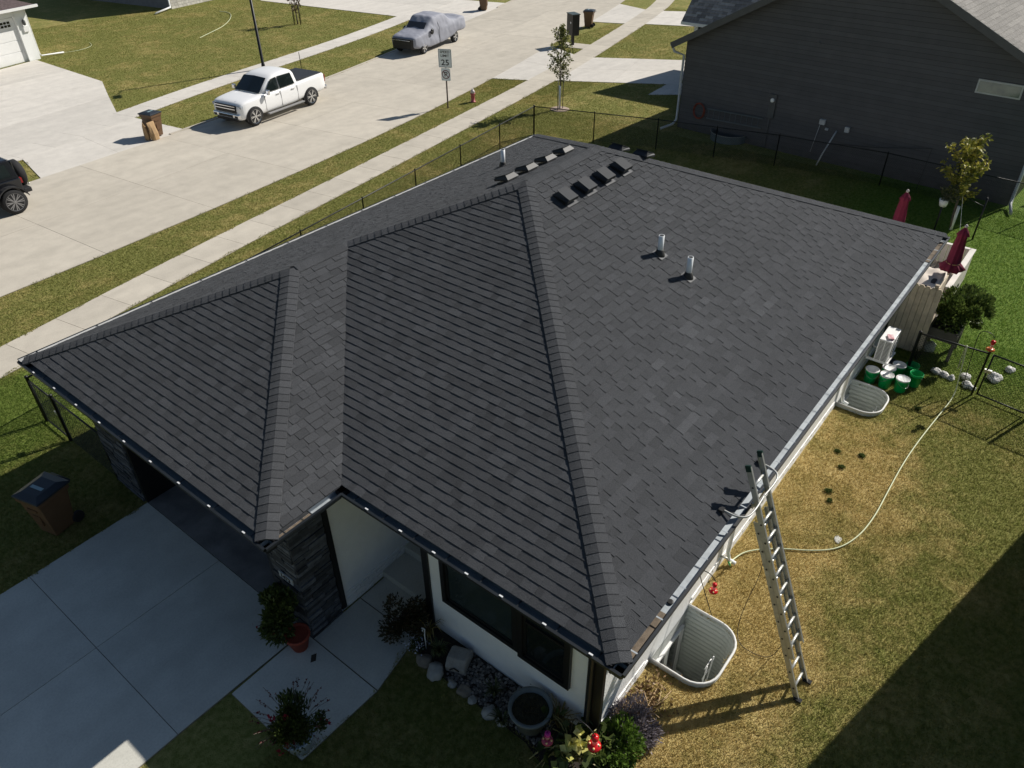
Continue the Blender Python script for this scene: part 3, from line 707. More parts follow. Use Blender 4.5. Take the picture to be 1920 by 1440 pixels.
# ================================================================== NEIGHBOUR HOUSES
m_siding = mat('dark_siding', (.088, .088, .091), .75, var=.08, scale=2, tone=True)
m_nroof = mat('weathered_shingle', (.27, .255, .235), .95, var=.15, scale=10, bump=.5, bscale=90, tone=True)
m_trimgrey = mat('grey_trim', (.085, .088, .09), .6)
m_dspout = mat('downspout_paint', (.50, .52, .52), .5)
nh = thing('neighbour_house', 'large dark grey house with lap siding and a broad gable behind the back fence', 'house')
wa, wb = Vector((26.26, -.25, 0)), Vector((27.12, 13.5, 0)); nd = (wb-wa).normalized(); nn = Vector((nd.y, -nd.x, 0))   # nn points away from us (+x)
nlen = (wb-wa).length
def NW(s, z, o=0): return wa+nd*s-nn*o+Vector((0, 0, z))
apex_s, apex_z, el, er = 6.65, 7.55, 3.72, 4.35       # eave heights at left (s=nlen) and right (s=0)
def topz(s): return er+(apex_z-er)*s/apex_s if s < apex_s else apex_z+(el-apex_z)*(s-apex_s)/(nlen-apex_s)
core = MB(); dep = 13.0
P = [NW(0, -.1), NW(nlen, -.1), NW(nlen, el), NW(apex_s, apex_z), NW(0, er)]; Q = [q+nn*dep for q in P]
core.add(P+Q, [(0, 1, 2, 3, 4), (9, 8, 7, 6, 5), (0, 5, 6, 1), (1, 6, 7, 2), (4, 9, 5, 0)]); nwall = core.build('wall', m_black, nh)  # black core shows in the gaps, painting the shadow line under each lap
z = .25
while z < apex_z-.1:
    z1 = z+.165
    def srange(zz):
        a = 0 if zz <= er else apex_s*(zz-er)/(apex_z-er); b = nlen if zz <= el else apex_s+(nlen-apex_s)*(apex_z-zz)/(apex_z-el); return a, b
    a0, b0 = srange(z); a1, b1 = srange(min(z1, apex_z-.02))
    bb = MB(); bb.add([NW(a0, z, .034), NW(b0, z, .034), NW(b1, z1-.014, .008), NW(a1, z1-.014, .008), NW(a0, z, 0), NW(b0, z, 0)], [(3, 2, 1, 0), (0, 1, 5, 4)], random.uniform(.93, 1.07))
    bb.build('siding_board', m_siding, nwall); z = z1
found = MB(); found.box(NW(nlen/2, .12, .01), (.03, nlen, .26), rz=math.atan2(nd.y, nd.x)-math.pi/2); found.build('foundation', mat('foundation_dark', (.085, .085, .085), .9, var=.2), nh)
# roof with rake overhang
rf = MB(); oh = .45; th = .16
def rp(s, z, o): return NW(s, z, o)
pl = (apex_z-el)/(nlen-apex_s); pr_ = (apex_z-er)/apex_s
eL = (nlen+.5, el-pl*.5); eR = (-.5, er-pr_*.5)
for (sa, za), tn in (((eL[0], eL[1]), 1), ((eR[0], eR[1]), 1)):
    Pt = [rp(apex_s, apex_z+.02, oh), rp(sa, za+.02, oh), rp(sa, za+.02, -dep-oh), rp(apex_s, apex_z+.02, -dep-oh)]
    rf.add([q+Vector((0, 0, th)) for q in Pt]+Pt, [(0, 1, 2, 3), (7, 6, 5, 4), (0, 4, 5, 1), (1, 5, 6, 2), (2, 6, 7, 3)])
nroof = rf.build('roof', m_nroof, nh)
for (sa, za) in (eL, eR):
    b = MB(); b.bar(rp(apex_s, apex_z+.05, oh+.02), rp(sa, za+.05, oh+.02), .03, .24); b.build('rake_board', m_trimgrey, nh)
    b = MB(); b.bar(rp(sa, za+.08, oh), rp(sa, za+.08, -dep-oh), .12, .12); b.build('gutter', m_dspout, nh)
# weathered shingle courses on the side that shows (south slope)
rs = MB(); dn = Vector(rp(eR[0], eR[1], 0)-rp(apex_s, apex_z, 0)); sl_ = dn.length; dn.normalize(); nrm = dn.cross(nn).normalized()
nrm = nrm if nrm.z > 0 else -nrm
top0 = rp(apex_s, apex_z+.02+th, oh); k = 0; v = .0
while v < sl_:
    u = -random.uniform(0, .6)
    while u < 9.0:
        wd = random.uniform(.5, 1.0)
        a = top0+dn*v+nn*max(u, 0); b_ = top0+dn*v+nn*(u+wd); e_ = dn*.19
        rs.add([a+nrm*.003, b_+nrm*.003, b_+e_+nrm*.014, a+e_+nrm*.014, a+e_, b_+e_], [(0, 1, 2, 3), (3, 2, 5, 4)], random.uniform(.85, 1.12)); u += wd
    v += .19
rs.build('roof_courses', m_nroof, nroof, kind='stuff')
def nbox(name, s, z, ds, dz, o, m, par=nh): return MB().box(NW(s, z, o/2), (o, ds, dz), rz=math.atan2(nd.y, nd.x)-math.pi/2).build(name, m, par)
s_of = lambda y: (y+.25)/nd.y
win = nbox('window', s_of(1.30), 3.78, 1.42, .46, .05, mat('window_frame', (.45, .47, .46), .5)); nbox('pane', s_of(1.30), 3.78, 1.32, .36, .056, mat('green_glass', (.10, .14, .12), .08, col2=(.17, .22, .18), scale=2.5), win)
mt = nbox('gas_meter_panel', s_of(9.17), 1.75, .28, .95, .10, m_trimgrey); t_ = MB().lathe([(.085, 0), (.085, .05), (.05, .07)], 14, axis='x').build('dial', m_white, mt); t_.matrix_local = Matrix.Translation(NW(s_of(9.17), 2.0, .12)) @ Matrix.Rotation(math.pi, 4, 'Z')
nbox('conduit', s_of(9.2), .7, .07, 1.3, .07, m_trimgrey)
m_ubox = mat('box_grey', (.45, .47, .48), .6)
ub = nbox('utility_box', s_of(6.97), 1.55, .22, .20, .12, m_ubox); nbox('utility_box', s_of(6.75), 1.3, .12, .08, .08, m_ubox)
nbox('utility_box', s_of(5.95), 1.45, .17, .2, .12, m_ubox)
MB().tube([NW(s_of(7.05), 1.42, .05), NW(s_of(7.2), .3, .06)], .012, 6).build('cable', m_ubox, nh)
MB().tube([NW(s_of(6.35), 1.3, .03), NW(s_of(6.35), 1.2, .2), NW(s_of(6.5), .5, .6), NW(s_of(6.6), .05, .7)], .03, 8).build('drain_pipe', m_ubox, nh)
MB().lathe([(.05, 0), (.05, .08)], 10, axis='x').build('wall_vent', m_trimgrey, nh).matrix_local = Matrix.Translation(NW(s_of(7.8), 4.37, .08))
for (s, sa, za, k) in ((nlen, *eL, 1), (0, *eR, -1)):
    t_ = MB(); t_.tube([rp(sa-.0*k, za+.02, oh-.1), rp(sa-.1*k, za-.2, oh-.12), NW(s+.06*k, za-.35, .06), NW(s+.06*k, .35, .06), NW(s+.10*k, .18, .3), NW(s+.3*k, .1, .95)], .055, 8); t_.build('downspout', m_dspout, nh)
# garage wing projecting to the street beyond
gw = MB(); gx0, gx1, gy0, gy1, gz = 34.3, 39.1, 8.0, 16.7, 3.0
gw.prism([(gx0, gy0), (gx1, gy0), (gx1, gy1), (gx0, gy1)], -.1, gz); gw.build('garage_wing', m_siding, nh)
MB().box((gx0-.03, gy1-.1, 1.5), (.16, .2, 3.0)).build('corner_post', m_white, nh)
gr = MB(); e = .55
gr.add([(gx0-e, gy0, gz), (gx0-e, gy1+e, gz), (gx1+e, gy1+e, gz), (gx1+e, gy0, gz), (36.7, gy0, gz+2.9), (36.7, gy1+e, gz+2.9)], [(0, 4, 5, 1), (1, 5, 2), (2, 5, 4, 3), (3, 0, 1, 2), (0, 3, 4)])
g1 = gr.build('wing_roof', mat('brown_shingle', (.13, .12, .115), .95, var=.3, scale=6, bump=.5), nh)
gs = MB(); sn = Vector((-2.9, 0, 2.95)).normalized(); up_ = Vector((2.95, 0, 2.9)).normalized(); v = 0
while v < 4.0:
    y = gy0
    while y < gy1+e:
        wd = random.uniform(.2, .5); a = Vector((gx0-e, y, gz))+up_*v; b_ = a+Vector((0, min(wd, gy1+e-y), 0))
        gs.add([a+sn*.03, b_+sn*.03, b_+up_*.17+sn*.008, a+up_*.17+sn*.008, a, b_], [(3, 2, 1, 0), (0, 1, 5, 4)], random.uniform(.6, 1.4)); y += wd
    v += .165
gs.build('wing_roof_shingles', mat('brown_shingle_t', (.30, .28, .26), .95, var=.2, scale=6, bump=.5, tone=True), g1, kind='stuff')
MB().box((gx0-e-.02, (gy0+gy1+e)/2, gz-.06), (.08, gy1+e-gy0, .14)).build('fascia', m_white, nh)
# house beyond the right edge of the frame (its shadow crosses the side lawn)
rh = thing('neighbour_house', 'hip roofed house just beyond the right edge whose shadow crosses the side lawn', 'house', (6.35, -3.62, 0), R(-12.7))
rb = MB(); rb.prism([(1.6, -1.2), (12, -1.2), (12, -11), (1.6, -11)], -.1, 3.5); rb.build('wall', m_white, rh)
rr = MB(); hr = 2.2
rr.add([(0, 0, 3.6), (13, 0, 3.6), (13, -11.5, 3.6), (0, -11.5, 3.6), (5.5, -5.75, 5.6), (7.5, -5.75, 5.6)], [(0, 1, 5, 4), (1, 2, 5), (2, 3, 4, 5), (3, 0, 4), (3, 2, 1, 0)]); rr.build('roof', m_nroof, rh)
# white garage across the street
gh = thing('white_garage_house', 'white house with a panelled garage door across the street', 'house', (15.65, 50.9, 0), R(13.5))
wl = MB()
wl.prism([(0, 0), (0, 12), (-14, 12), (-14, .25), (-.75, .25), (-.75, 0)], -.1, 2.95); wl.box((-2.9, .12, 2.72), (4.4, .24, .46)); wl.box((-6.5, .12, 1.4), (2.4, .245, 2.95))
gwall = wl.build('wall', m_white, gh)
gd = MB().box((-3.0, .2, 1.22), (4.5, .06, 2.44)).build('garage_door', m_whites, gh)
for k in range(4):
    MB().box((-3.0, .165, .31+k*.61), (4.42, .03, .56)).build('door_panel', m_whites, gd)
for c in range(3):
    for r_ in range(2):
        for q in range(4):
            MB().box((-1.15-c*1.5-q*.22, .145, 2.05+r_*.17), (.17, .02, .12)).build('pane', m_glass, gd)
rfm = MB(); rfm.add([(.55, -.55, 2.95), (.55, 12.5, 2.95), (-14.5, 12.5, 2.95), (-14.5, -.55, 2.95), (-5.5, 6, 5.6), (-9, 6, 5.6)], [(0, 1, 4), (1, 2, 5, 4), (2, 3, 5), (3, 0, 4, 5), (3, 2, 1, 0)])
rfm.build('roof', mat('reddish_shingle', (.10, .075, .075), .95, var=.3, scale=8), gh); MB().box((-7, -.56, 2.93), (15.1, .1, .14)).build('gutter', m_whites, gh)
lf = MB(); lf.lathe([(.03, 1.95), (.09, 2.0), (.09, 2.2), (.03, 2.27)], 10, (-.35, -.12, 0)); lf.box((-.35, -.03, 2.1), (.08, .12, .08)); lf.build('wall_lantern', m_trimgrey, gh)
MB().box((-.3, -.04, 1.75), (.35, .1, .3)).build('meter_box', m_whites, gh)
MB().tube([(.08, -.1, 2.9), (.06, .08, 2.7), (.06, .08, .3), (.15, .05, .14), (1.5, -.2, .08)], .05, 6).build('downspout', m_whites, gh)
# grey and stone house across the street
gy = thing('grey_stone_house', 'two storey grey house with a pale stone front across the street', 'house', (29.3, 58.8, 0), R(10.5))
b = MB().prism([(0, 0), (14, 0), (14, 12), (0, 12)], -.1, 5.6); b.build('wall', mat('mid_grey_siding', (.16, .17, .19), .8), gy)
sw = MB().box((2.3, -.05, 1.6), (4.6, .1, 3.2)); stw = sw.build('stone_wall', mat('pale_stone', (.58, .55, .50), .9, var=.1), gy)
zz = 0.0
while zz < 1.6:
    u = 0.0
    while u < 4.55:
        l = min(random.uniform(.3, .6), 4.6-u); MB().box((u+l/2, -.115, zz+.1), (l-.02, .04, .18), tone=random.uniform(.8, 1.1)).build('stone', mat('pale_stone_t', (.60, .57, .52), .9, var=.15, scale=5, bump=.4, tone=True), stw); u += l
    zz += .2
rfm = MB(); rfm.add([(-.5, -.5, 5.6), (14.5, -.5, 5.6), (14.5, 12.5, 5.6), (-.5, 12.5, 5.6), (6, 6, 8.2), (8, 6, 8.2)], [(0, 1, 5, 4), (1, 2, 5), (2, 3, 4, 5), (3, 0, 4), (3, 2, 1, 0)]); rfm.build('roof', m_nroof, gy)
MB().box((.0, -.02, 2.8), (.12, .12, 5.5)).build('corner_post', m_whites, gy)
MB().tube([(-.08, -.1, 5.4), (-.08, -.1, .4), (-.25, -.3, .2), (-2.1, -.75, .1)], .07, 6).build('downspout', m_whites, gy)
MB().tube([(4.7, -.1, 5.4), (4.7, -.15, .3), (5.2, -.5, .15), (6.6, -1.1, .1)], .07, 6).build('downspout', m_whites, gy)

# ================================================================== FENCES
m_fence = mat('fence_black', (.010, .011, .011), .45)
def chain(parent, A, B, z0=.05, z1=1.2, sp=.075, wr=.0032):
    A = Vector((*A, 0)); B = Vector((*B, 0)); Ln = (B-A).length; d = (B-A)/Ln; H = z1-z0; mb = MB(); n = int((Ln+H)/sp)
    nr_ = Vector((-d.y, d.x, 0))*.002
    for sgn in (1, -1):
        for i in range(n):
            s0 = -H+i*sp; a0 = max(s0, 0); a1 = min(s0+H, Ln)
            if a1-a0 < .01: continue
            za, zb = z0+(a0-s0), z0+(a1-s0)
            if sgn < 0: a0, a1 = Ln-a0, Ln-a1
            P = A+d*a0+Vector((0, 0, za))+nr_*sgn; Q = A+d*a1+Vector((0, 0, zb))+nr_*sgn
            mb.tube([P, Q], wr, 3, cap=False)
    return mb.build('chain_link_mesh', m_fence, parent, kind='stuff')
def fence(label, pts, post_sp=2.9, hh=1.2, name='chain_link_fence', big=(0,), wr=.0032, sp=.075):
    t = thing(name, label, 'fence')
    for i, (a, b) in enumerate(zip(pts[:-1], pts[1:])):
        A = Vector((*a, 0)); B = Vector((*b, 0)); Ln = (B-A).length; n = max(1, round(Ln/post_sp))
        for k in range(n+(1 if i == len(pts)-2 else 0)):
            q = A+(B-A)*k/n; r_ = .038 if (k == 0 and i in big) else .024
            MB().lathe([(r_, 0), (r_, hh+.02), (r_*1.2, hh+.02), (r_*1.1, hh+.05), (.005, hh+.07)], 8).build('post', m_fence, t).location = q
        MB().tube([A+Vector((0, 0, hh)), B+Vector((0, 0, hh))], .021, 6).build('top_rail', m_fence, t)
        chain(t, a, b, wr=wr, sp=sp, z1=hh)
    return t
fence('black chain link fence along the sidewalk side of the yard', [(-.93, 14.87), (22.3, 18.1)], hh=1.25)
fence('black chain link fence across the back of the yard below the dark grey house', [(22.3, 18.1), (23.9, 12.8), (25.0, 8.0), (25.45, 4.0), (25.1, -1), (24.5, -5)], big=(0,), hh=1.25)
fence('short black chain link fence between the stone pillar and the left gate', [(-.93, 13.73), (-.93, 11.66)], post_sp=2.2, hh=1.25)
fence('black chain link fence from the board screen to the right hand gate', [(13.25, -.4), (13.3, -1.9)], post_sp=1.6, hh=1.2)
def gate(label, a, b, hh=1.2):
    t = thing('chain_link_gate', label, 'gate'); A = Vector((*a, 0)); B = Vector((*b, 0)); f = MB()
    for q in (A, B): f.tube([q+Vector((0, 0, .06)), q+Vector((0, 0, hh))], .02, 6)
    for z in (.08, hh): f.tube([A+Vector((0, 0, z)), B+Vector((0, 0, z))], .02, 6)
    f.build('gate_frame', m_fence, t); chain(t, a, b, .08, hh)
    MB().box(A+(B-A)*.02+Vector((0, 0, .75)), (.06, .16, .08)).build('latch', m_metal, t)
    return t
gate('black chain link gate at the far left, beside the sidewalk', (-.93, 13.8), (-.93, 14.8))
gate('black chain link gate at the right edge, near the white rocks', (13.3, -2.0), (13.15, -3.05))
fence('black chain link fence continuing past the right hand gate', [(13.13, -3.15), (13.0, -5.2)], hh=1.2)

# ================================================================== STREET FURNITURE
# speed sign
t = thing('speed_limit_sign', 'speed limit 25 sign above a no parking sign on a dark post by the street', 'road sign', (22.97, 23.91, 0), 0)
MB().box((0, 0, 1.35), (.05, .05, 2.7)).build('post', mat('post_brown', (.06, .04, .035), .7), t)
fdir = (Vector((-4.9, -2.3, 0))-Vector((22.97, 23.91, 0))).normalized(); ang = math.atan2(fdir.y, fdir.x)+math.pi/2
ang = R(-65)
m_sign = mat('sign_white', (.86, .90, .92), .5, var=.02)
def plate(par, w_, h_, z, m, nm='sign_panel'):
    o = MB(); c = .03; P = [(-w_/2+c, -h_/2), (w_/2-c, -h_/2), (w_/2, -h_/2+c), (w_/2, h_/2-c), (w_/2-c, h_/2), (-w_/2+c, h_/2), (-w_/2, h_/2-c), (-w_/2, -h_/2+c)]
    o.prism(P, 0, .004); q = o.build(nm, m, par); q.matrix_local = Matrix.Rotation(ang, 4, 'Z') @ Matrix.Translation((0, -.03, z)) @ Matrix.Rotation(R(90), 4, 'X'); return q
p1 = plate(t, .66, .84, 2.33, m_sign)
def tx(s, size, x, y, par=p1, m=None, sx=1): return text_part(s, size, m or m_black, par, Matrix.Translation((x, y, .006)), depth=.002, sx=sx)
tx('SPEED', .155, 0, .28, sx=1.15); tx('LIMIT', .155, 0, .11, sx=1.15); tx('25', .36, 0, -.20, sx=1.15)
br = MB()
for (x0, y0, x1, y1) in ((-.30, -.39, .30, -.385), (-.30, .385, .30, .39), (-.305, -.37, -.30, .37), (.30, -.37, .305, .37)): br.box(((x0+x1)/2, (y0+y1)/2, .005), (x1-x0+.008, y1-y0+.008, .003))
br.build('border', m_black, p1)
p2 = plate(t, .46, .58, 1.60, m_sign)
tx('P', .30, 0, .0, par=p2, sx=1.1)
def ring(r0, r1, n=28):
    b = MB(); P = [(r0*math.cos(2*math.pi*i/n), r0*math.sin(2*math.pi*i/n), .008) for i in range(n)]+[(r1*math.cos(2*math.pi*i/n), r1*math.sin(2*math.pi*i/n), .008) for i in range(n)]
    b.add(P, [(i, (i+1) % n, n+(i+1) % n, n+i) for i in range(n)]); return b
rg = ring(.165, .20); rg.box((0, 0, .009), (.36, .03, .002), rz=R(-45)); rg.build('prohibition_ring', mat('sign_red', (.16, .03, .05), .5), p2)
# lamp post
t = thing('lamp_post', 'tall black street lamp post behind the white pickup', 'street lamp', (22.22, 37.6, 0))
MB().lathe([(.11, 0), (.10, .3), (.085, .32), (.06, 6.0)], 10).build('pole', m_black, t)
lh = MB(); lh.tube([(0, 0, 5.9), (-.3, -.6, 6.1)], .03, 6); lh.box((-.5, -1.0, 6.12), (.3, .7, .12), rz=R(-25)); lh.build('lamp_head', m_black, t)
tag(MB().lathe([(.02, 0), (.02, .95)], 6, (23.5, 35.8, 0)).build('marker_post', m_black), 'thin dark marker post in the grass strip behind the white pickup', 'post')
# hydrant
t = thing('fire_hydrant', 'small red and white fire hydrant in the grass strip near the speed sign', 'fire hydrant', (24.5, 23.6, 0))
mh = mat('hydrant_red', (.42, .09, .10), .5); 
MB().lathe([(.14, 0), (.14, .04), (.10, .05), (.10, .38), (.13, .39), (.13, .43), (.10, .45)], 12).build('barrel', mh, t)
MB().lathe([(.115, .45), (.10, .54), (.05, .60), (.03, .61), (.03, .66)], 12).build('bonnet', mat('hydrant_white', (.62, .55, .55), .5), t)
for s_ in (-1, 1): MB().lathe([(.05, .08), (.055, .16)], 8, (0, 0, 0), axis='x').build('nozzle', mh, t).matrix_local = Matrix.Translation((0, 0, .34)) @ Matrix.Rotation(R(40)+(0 if s_ > 0 else math.pi), 4, 'Z')
# cluster mailbox
t = thing('cluster_mailbox', 'black cluster mailbox standing beside the sidewalk', 'mailbox', (37.6, 26.6, 0), R(-28))
MB().box((0, 0, .35), (.16, .16, .7)).build('pedestal', m_black, t)
b = MB().box((0, 0, 1.22), (.48, .8, 1.2)).build('cabinet', m_black, t, bevel=.01)
MB().box((0, 0, 1.83), (.54, .86, .04)).build('top_cover', mat('mb_top', (.06, .08, .08), .4), t)
for c in range(2):
    for k in range(8):
        MB().box((-.0+.245, -.19+c*.38, .75+k*.135), (.012, .34, .12)).build('mail_door', m_black, b)
        MB().box((.253, -.12+c*.38, .77+k*.135), (.008, .1, .04)).build('number_tag', m_whites, b)
for y in (-.2,): MB().box((-.25, -.15, 1.35), (.01, .12, .1)).build('notice', m_whites, b)
# ------------------------------------------------------------------ trash carts
def cart(name, label, loc, rz, body=m_brown, group='brown trash carts'):
    t = thing(name, label, 'trash cart', loc, rz, group)
    b = MB(); P = []
    for z, x0, x1, y in ((.03, -.20, .24, .21), (.5, -.25, .29, .25), (.9, -.30, .33, .29), (.9, -.33, .36, .32), (1.0, -.33, .36, .32)):
        P += [(x0, -y, z), (x1, -y, z), (x1, y, z), (x0, y, z)]
    b.add(P, [(3, 2, 1, 0)]+[(4*k+i, 4*k+(i+1) % 4, 4*k+4+(i+1) % 4, 4*k+4+i) for k in range(4) for i in range(4)]); b.build('bin_body', body, t, bevel=.012)
    l = MB(); P = [(-.37, -.34, 1.0), (.38, -.34, 1.0), (.38, .34, 1.0), (-.37, .34, 1.0), (-.37, -.34, 1.045), (.38, -.34, 1.045), (.38, .34, 1.045), (-.37, .34, 1.045), (-.2, -.2, 1.10), (.24, -.2, 1.10), (.24, .2, 1.10), (-.2, .2, 1.10)]
    l.add(P, [(0, 3, 2, 1)]+[(4*k+i, 4*k+(i+1) % 4, 4*k+4+(i+1) % 4, 4*k+4+i) for k in range(2) for i in range(4)]+[(8, 9, 10, 11)]); l.build('lid', m_lid, t, bevel=.012)
    MB().box((.30, 0, .45), (.03, .18, .25)).build('recessed_panel', mat('cart_dark', (.13, .07, .035), .6), t)
    MB().box((.322, 0, .74), (.03, .26, .05)).build('grab_bar', mat('cart_dark', (.13, .07, .035), .6), t)
    MB().tube([(-.42, -.25, .98), (-.42, .25, .98)], .02, 6).build('handle', m_lid, t)
    for s_ in (-1, 1): MB().lathe([(.12, s_*.2), (.12, s_*.27)], 14, (-.27, 0, .12), axis='y').build('wheel', m_rubber, t)
    return t
c1 = cart('trash_cart', 'brown trash cart with a black lid on the shaded grass beside the driveway', (-2.35, 11.3, 0), R(195))
o_ = MB().box((.06, 0, 1.104), (.07, .3, .004)).build('lid_sticker', mat('sticker', (.30, .42, .45), .5), c1)
c = copy_tree(c1); c.location = (11.9, 31.7, .03); c.rotation_euler.z = R(-75); c['label'] = 'brown trash cart with two paper bags beside it at the driveway across the street'
c = copy_tree(c1); c.location = (42.6, 28.7, .03); c.rotation_euler.z = R(110); c['label'] = 'brown trash cart standing near the cluster mailbox'
c = copy_tree(c1); c.location = (43.0, 38.5, .03); c.rotation_euler.z = R(-60); c['label'] = 'brown trash cart at the top edge on the driveway behind the covered truck'
m_kraft = mat('kraft_paper', (.38, .25, .13), .85, var=.15, bump=.4, bscale=12)
def bag(loc, rz, tilt, label):
    b = MB(); P = []; rr_ = random.Random(label)
    for z, sx_, sy in ((0, .20, .12), (.3, .22, .13), (.6, .20, .09), (.75, .22, .05), (.82, .21, .02)):
        for i in range(8):
            a = 2*math.pi*i/8+math.pi/8; P.append((sx_*1.1*math.copysign(min(1, abs(math.cos(a))*1.3), math.cos(a))*rr_.uniform(.9, 1.1), sy*1.1*math.copysign(min(1, abs(math.sin(a))*1.3), math.sin(a))*rr_.uniform(.85, 1.15), z))
    b.add(P, [tuple(range(8))[::-1]]+[(8*k+i, 8*k+(i+1) % 8, 8*k+8+(i+1) % 8, 8*k+8+i) for k in range(4) for i in range(8)]+[tuple(range(32, 40))])
    o = b.build('paper_bag', m_kraft); o.location = loc; o.scale = (.8, .8, .95); o.rotation_euler = (tilt, 0, rz); return tag(o, label, 'paper bag', 'yard waste bags')
bag((11.62, 31.2, .03), R(15), R(-8), 'brown paper bag leaning in front of the trash cart across the street')
bag((11.42, 31.5, .03), R(60), R(-4), 'taller paper bag standing behind the other bag, left of the trash cart across the street')
# ================================================================== VEHICLES
def loft(secs, m_=None):
    """secs: list of (x, [(y,z)...] half section bottom->top centre); mirrored into a closed skin"""
    b = MB(); n = len(secs[0][1]); ring_ = 2*n
    for x, P in secs:
        b.v += [(x, y, z) for y, z in P]+[(x, -y, z) for y, z in P[::-1]]
    for i in range(len(secs)-1):
        for j in range(ring_):
            b.f.append((i*ring_+j, i*ring_+(j+1) % ring_, (i+1)*ring_+(j+1) % ring_, (i+1)*ring_+j)); b.t.append(1); b.sm.append(True)
    b.f.append(tuple(range(ring_))); b.t.append(1); b.sm.append(False)
    e = (len(secs)-1)*ring_; b.f.append(tuple(e+j for j in range(ring_))[::-1]); b.t.append(1); b.sm.append(False)
    return b
def fix(o):
    bm = bmesh.new(); bm.from_mesh(o.data); bmesh.ops.recalc_face_normals(bm, faces=bm.faces); bm.to_mesh(o.data); bm.free(); return o
def wheel(par, x, y, r, wd, m_rim, spokes=6, nm='wheel', z=None):
    s_ = 1 if y > 0 else -1; z = r if z is None else z
    w_ = MB().lathe([(r*.6, -wd/2), (r*.93, -wd/2), (r, -wd/2+.03), (r, wd/2-.03), (r*.93, wd/2), (r*.62, wd/2)], 24, axis='y').build(nm, m_rubber, par); w_.location = (x, y, z)
    rm = MB(); yy = s_*(wd/2+.004)
    n = 24; 
    for (ra, rb_, ya, yb) in ((r*.72, r*.66, yy, yy-s_*.01), (r*.66, r*.60, yy-s_*.01, yy-s_*.05)):
        rm.add([(ra*math.cos(2*math.pi*i/n), ya, ra*math.sin(2*math.pi*i/n)) for i in range(n)]+[(rb_*math.cos(2*math.pi*i/n), yb, rb_*math.sin(2*math.pi*i/n)) for i in range(n)], [(i, (i+1) % n, n+(i+1) % n, n+i) for i in range(n)])
    for k in range(spokes):
        for da in (-.13, .13):
            a = 2*math.pi*k/spokes; p0 = (r*.12*math.cos(a), yy-s_*.02, r*.12*math.sin(a)); p1 = (r*.67*math.cos(a+da), yy-s_*.015, r*.67*math.sin(a+da)); rm.bar(p0, p1, .03, .035, up=(0, 1, 0))
    rm.lathe([(r*.14, yy-s_*.03), (r*.12, yy+s_*.005)], 12, axis='y')
    rm.build('rim', m_rim, w_)
    dk = MB().lathe([(r*.61, -wd/2+.03), (r*.61, wd/2-.06)], 24, axis='y').build('brake_disc', m_black, w_)
    return w_
def arch(par, x, y, r, m=m_black, side=1):
    b = MB(); n = 14; P = []
    for i in range(n+1):
        a = math.pi*i/n; P.append((x+r*math.cos(a), y, r*.98*math.sin(a)+.38))
    P += [(x-r*.98, y, .30), (x+r*.98, y, .30)]
    k = len(P); b.add(P+[(q[0], y-side*.25, q[2]) for q in P], [tuple(range(k))]+[(i, i+1, k+i+1, k+i) for i in range(k-1)]); return fix(b.build('wheel_arch', m, par))
m_carwhite = mat('white_car_paint', (.92, .92, .92), .3, var=.005, coat=.4)
t = thing('pickup_truck', 'white crew cab pickup truck with a black bed cover parked along the far kerb', 'pickup truck', (17.3, 30.42, .03), R(187.5))
def sec(x, hw, zb, zs, zt, top, ins=.0, crown=.03):
    # hw half width; zb bottom; zs shoulder height; zt edge of top; top half width at zt
    return (x, [(0, zb), (hw*.80, zb), (hw*.97, zb+.05), (hw, zb+.25), (hw*.995, (zb+zs)/2+.1), (hw*.975, zs), (top, zt), (top*.6, zt+crown*.8), (0, zt+crown)])
body = [sec(2.62, .74, .42, .70, .74, .70), sec(2.58, .88, .36, .98, 1.02, .82), sec(2.46, .96, .34, 1.06, 1.11, .88), sec(2.1, 1.0, .36, 1.12, 1.17, .93), sec(1.35, 1.01, .36, 1.16, 1.21, .95), sec(1.1, 1.01, .36, 1.17, 1.22, .95),
        sec(.2, 1.01, .36, 1.18, 1.22, .93), sec(-1.0, 1.01, .36, 1.19, 1.22, .93), sec(-1.12, 1.01, .42, 1.20, 1.25, .95), sec(-2.2, 1.01, .42, 1.24, 1.29, .95), sec(-2.95, .99, .46, 1.26, 1.31, .93), sec(-3.0, .96, .6, 1.22, 1.28, .9)]
o = fix(loft(body).build('body', m_carwhite, t)); sb = o.modifiers.new('s', 'SUBSURF'); sb.levels = sb.render_levels = 1
def csec(x, hw0, z0, hw1, z1, cr=.03): return (x, [(0, z0), (hw0*.9, z0), (hw0, z0+.01), (hw0*.985, z0+.1), ((hw0*.4+hw1*.6), z0+(z1-z0)*.65), (hw1+.02, z1-.06), (hw1*.93, z1), (hw1*.5, z1+cr*.8), (0, z1+cr)])
cab = [csec(1.33, .90, 1.16, .88, 1.24, .01), csec(.52, .94, 1.16, .80, 1.80), csec(.25, .95, 1.16, .79, 1.89), csec(-.35, .955, 1.16, .79, 1.92), csec(-.85, .955, 1.16, .79, 1.90), csec(-1.05, .95, 1.16, .78, 1.84), csec(-1.20, .93, 1.16, .80, 1.30)]
o = fix(loft(cab).build('cab', m_carwhite, t)); sb = o.modifiers.new('s', 'SUBSURF'); sb.levels = sb.render_levels = 1
m_carglass = mat('car_glass', (.012, .018, .018), .04, spec=.9)
ws = MB(); ws.add([(1.25, -.80, 1.275), (1.25, .80, 1.275), (.58, .70, 1.80), (.58, -.70, 1.80), (1.28, 0, 1.30), (.61, 0, 1.845)], [(0, 4, 5, 3), (4, 1, 2, 5)]); ws.build('windscreen', m_carglass, t)
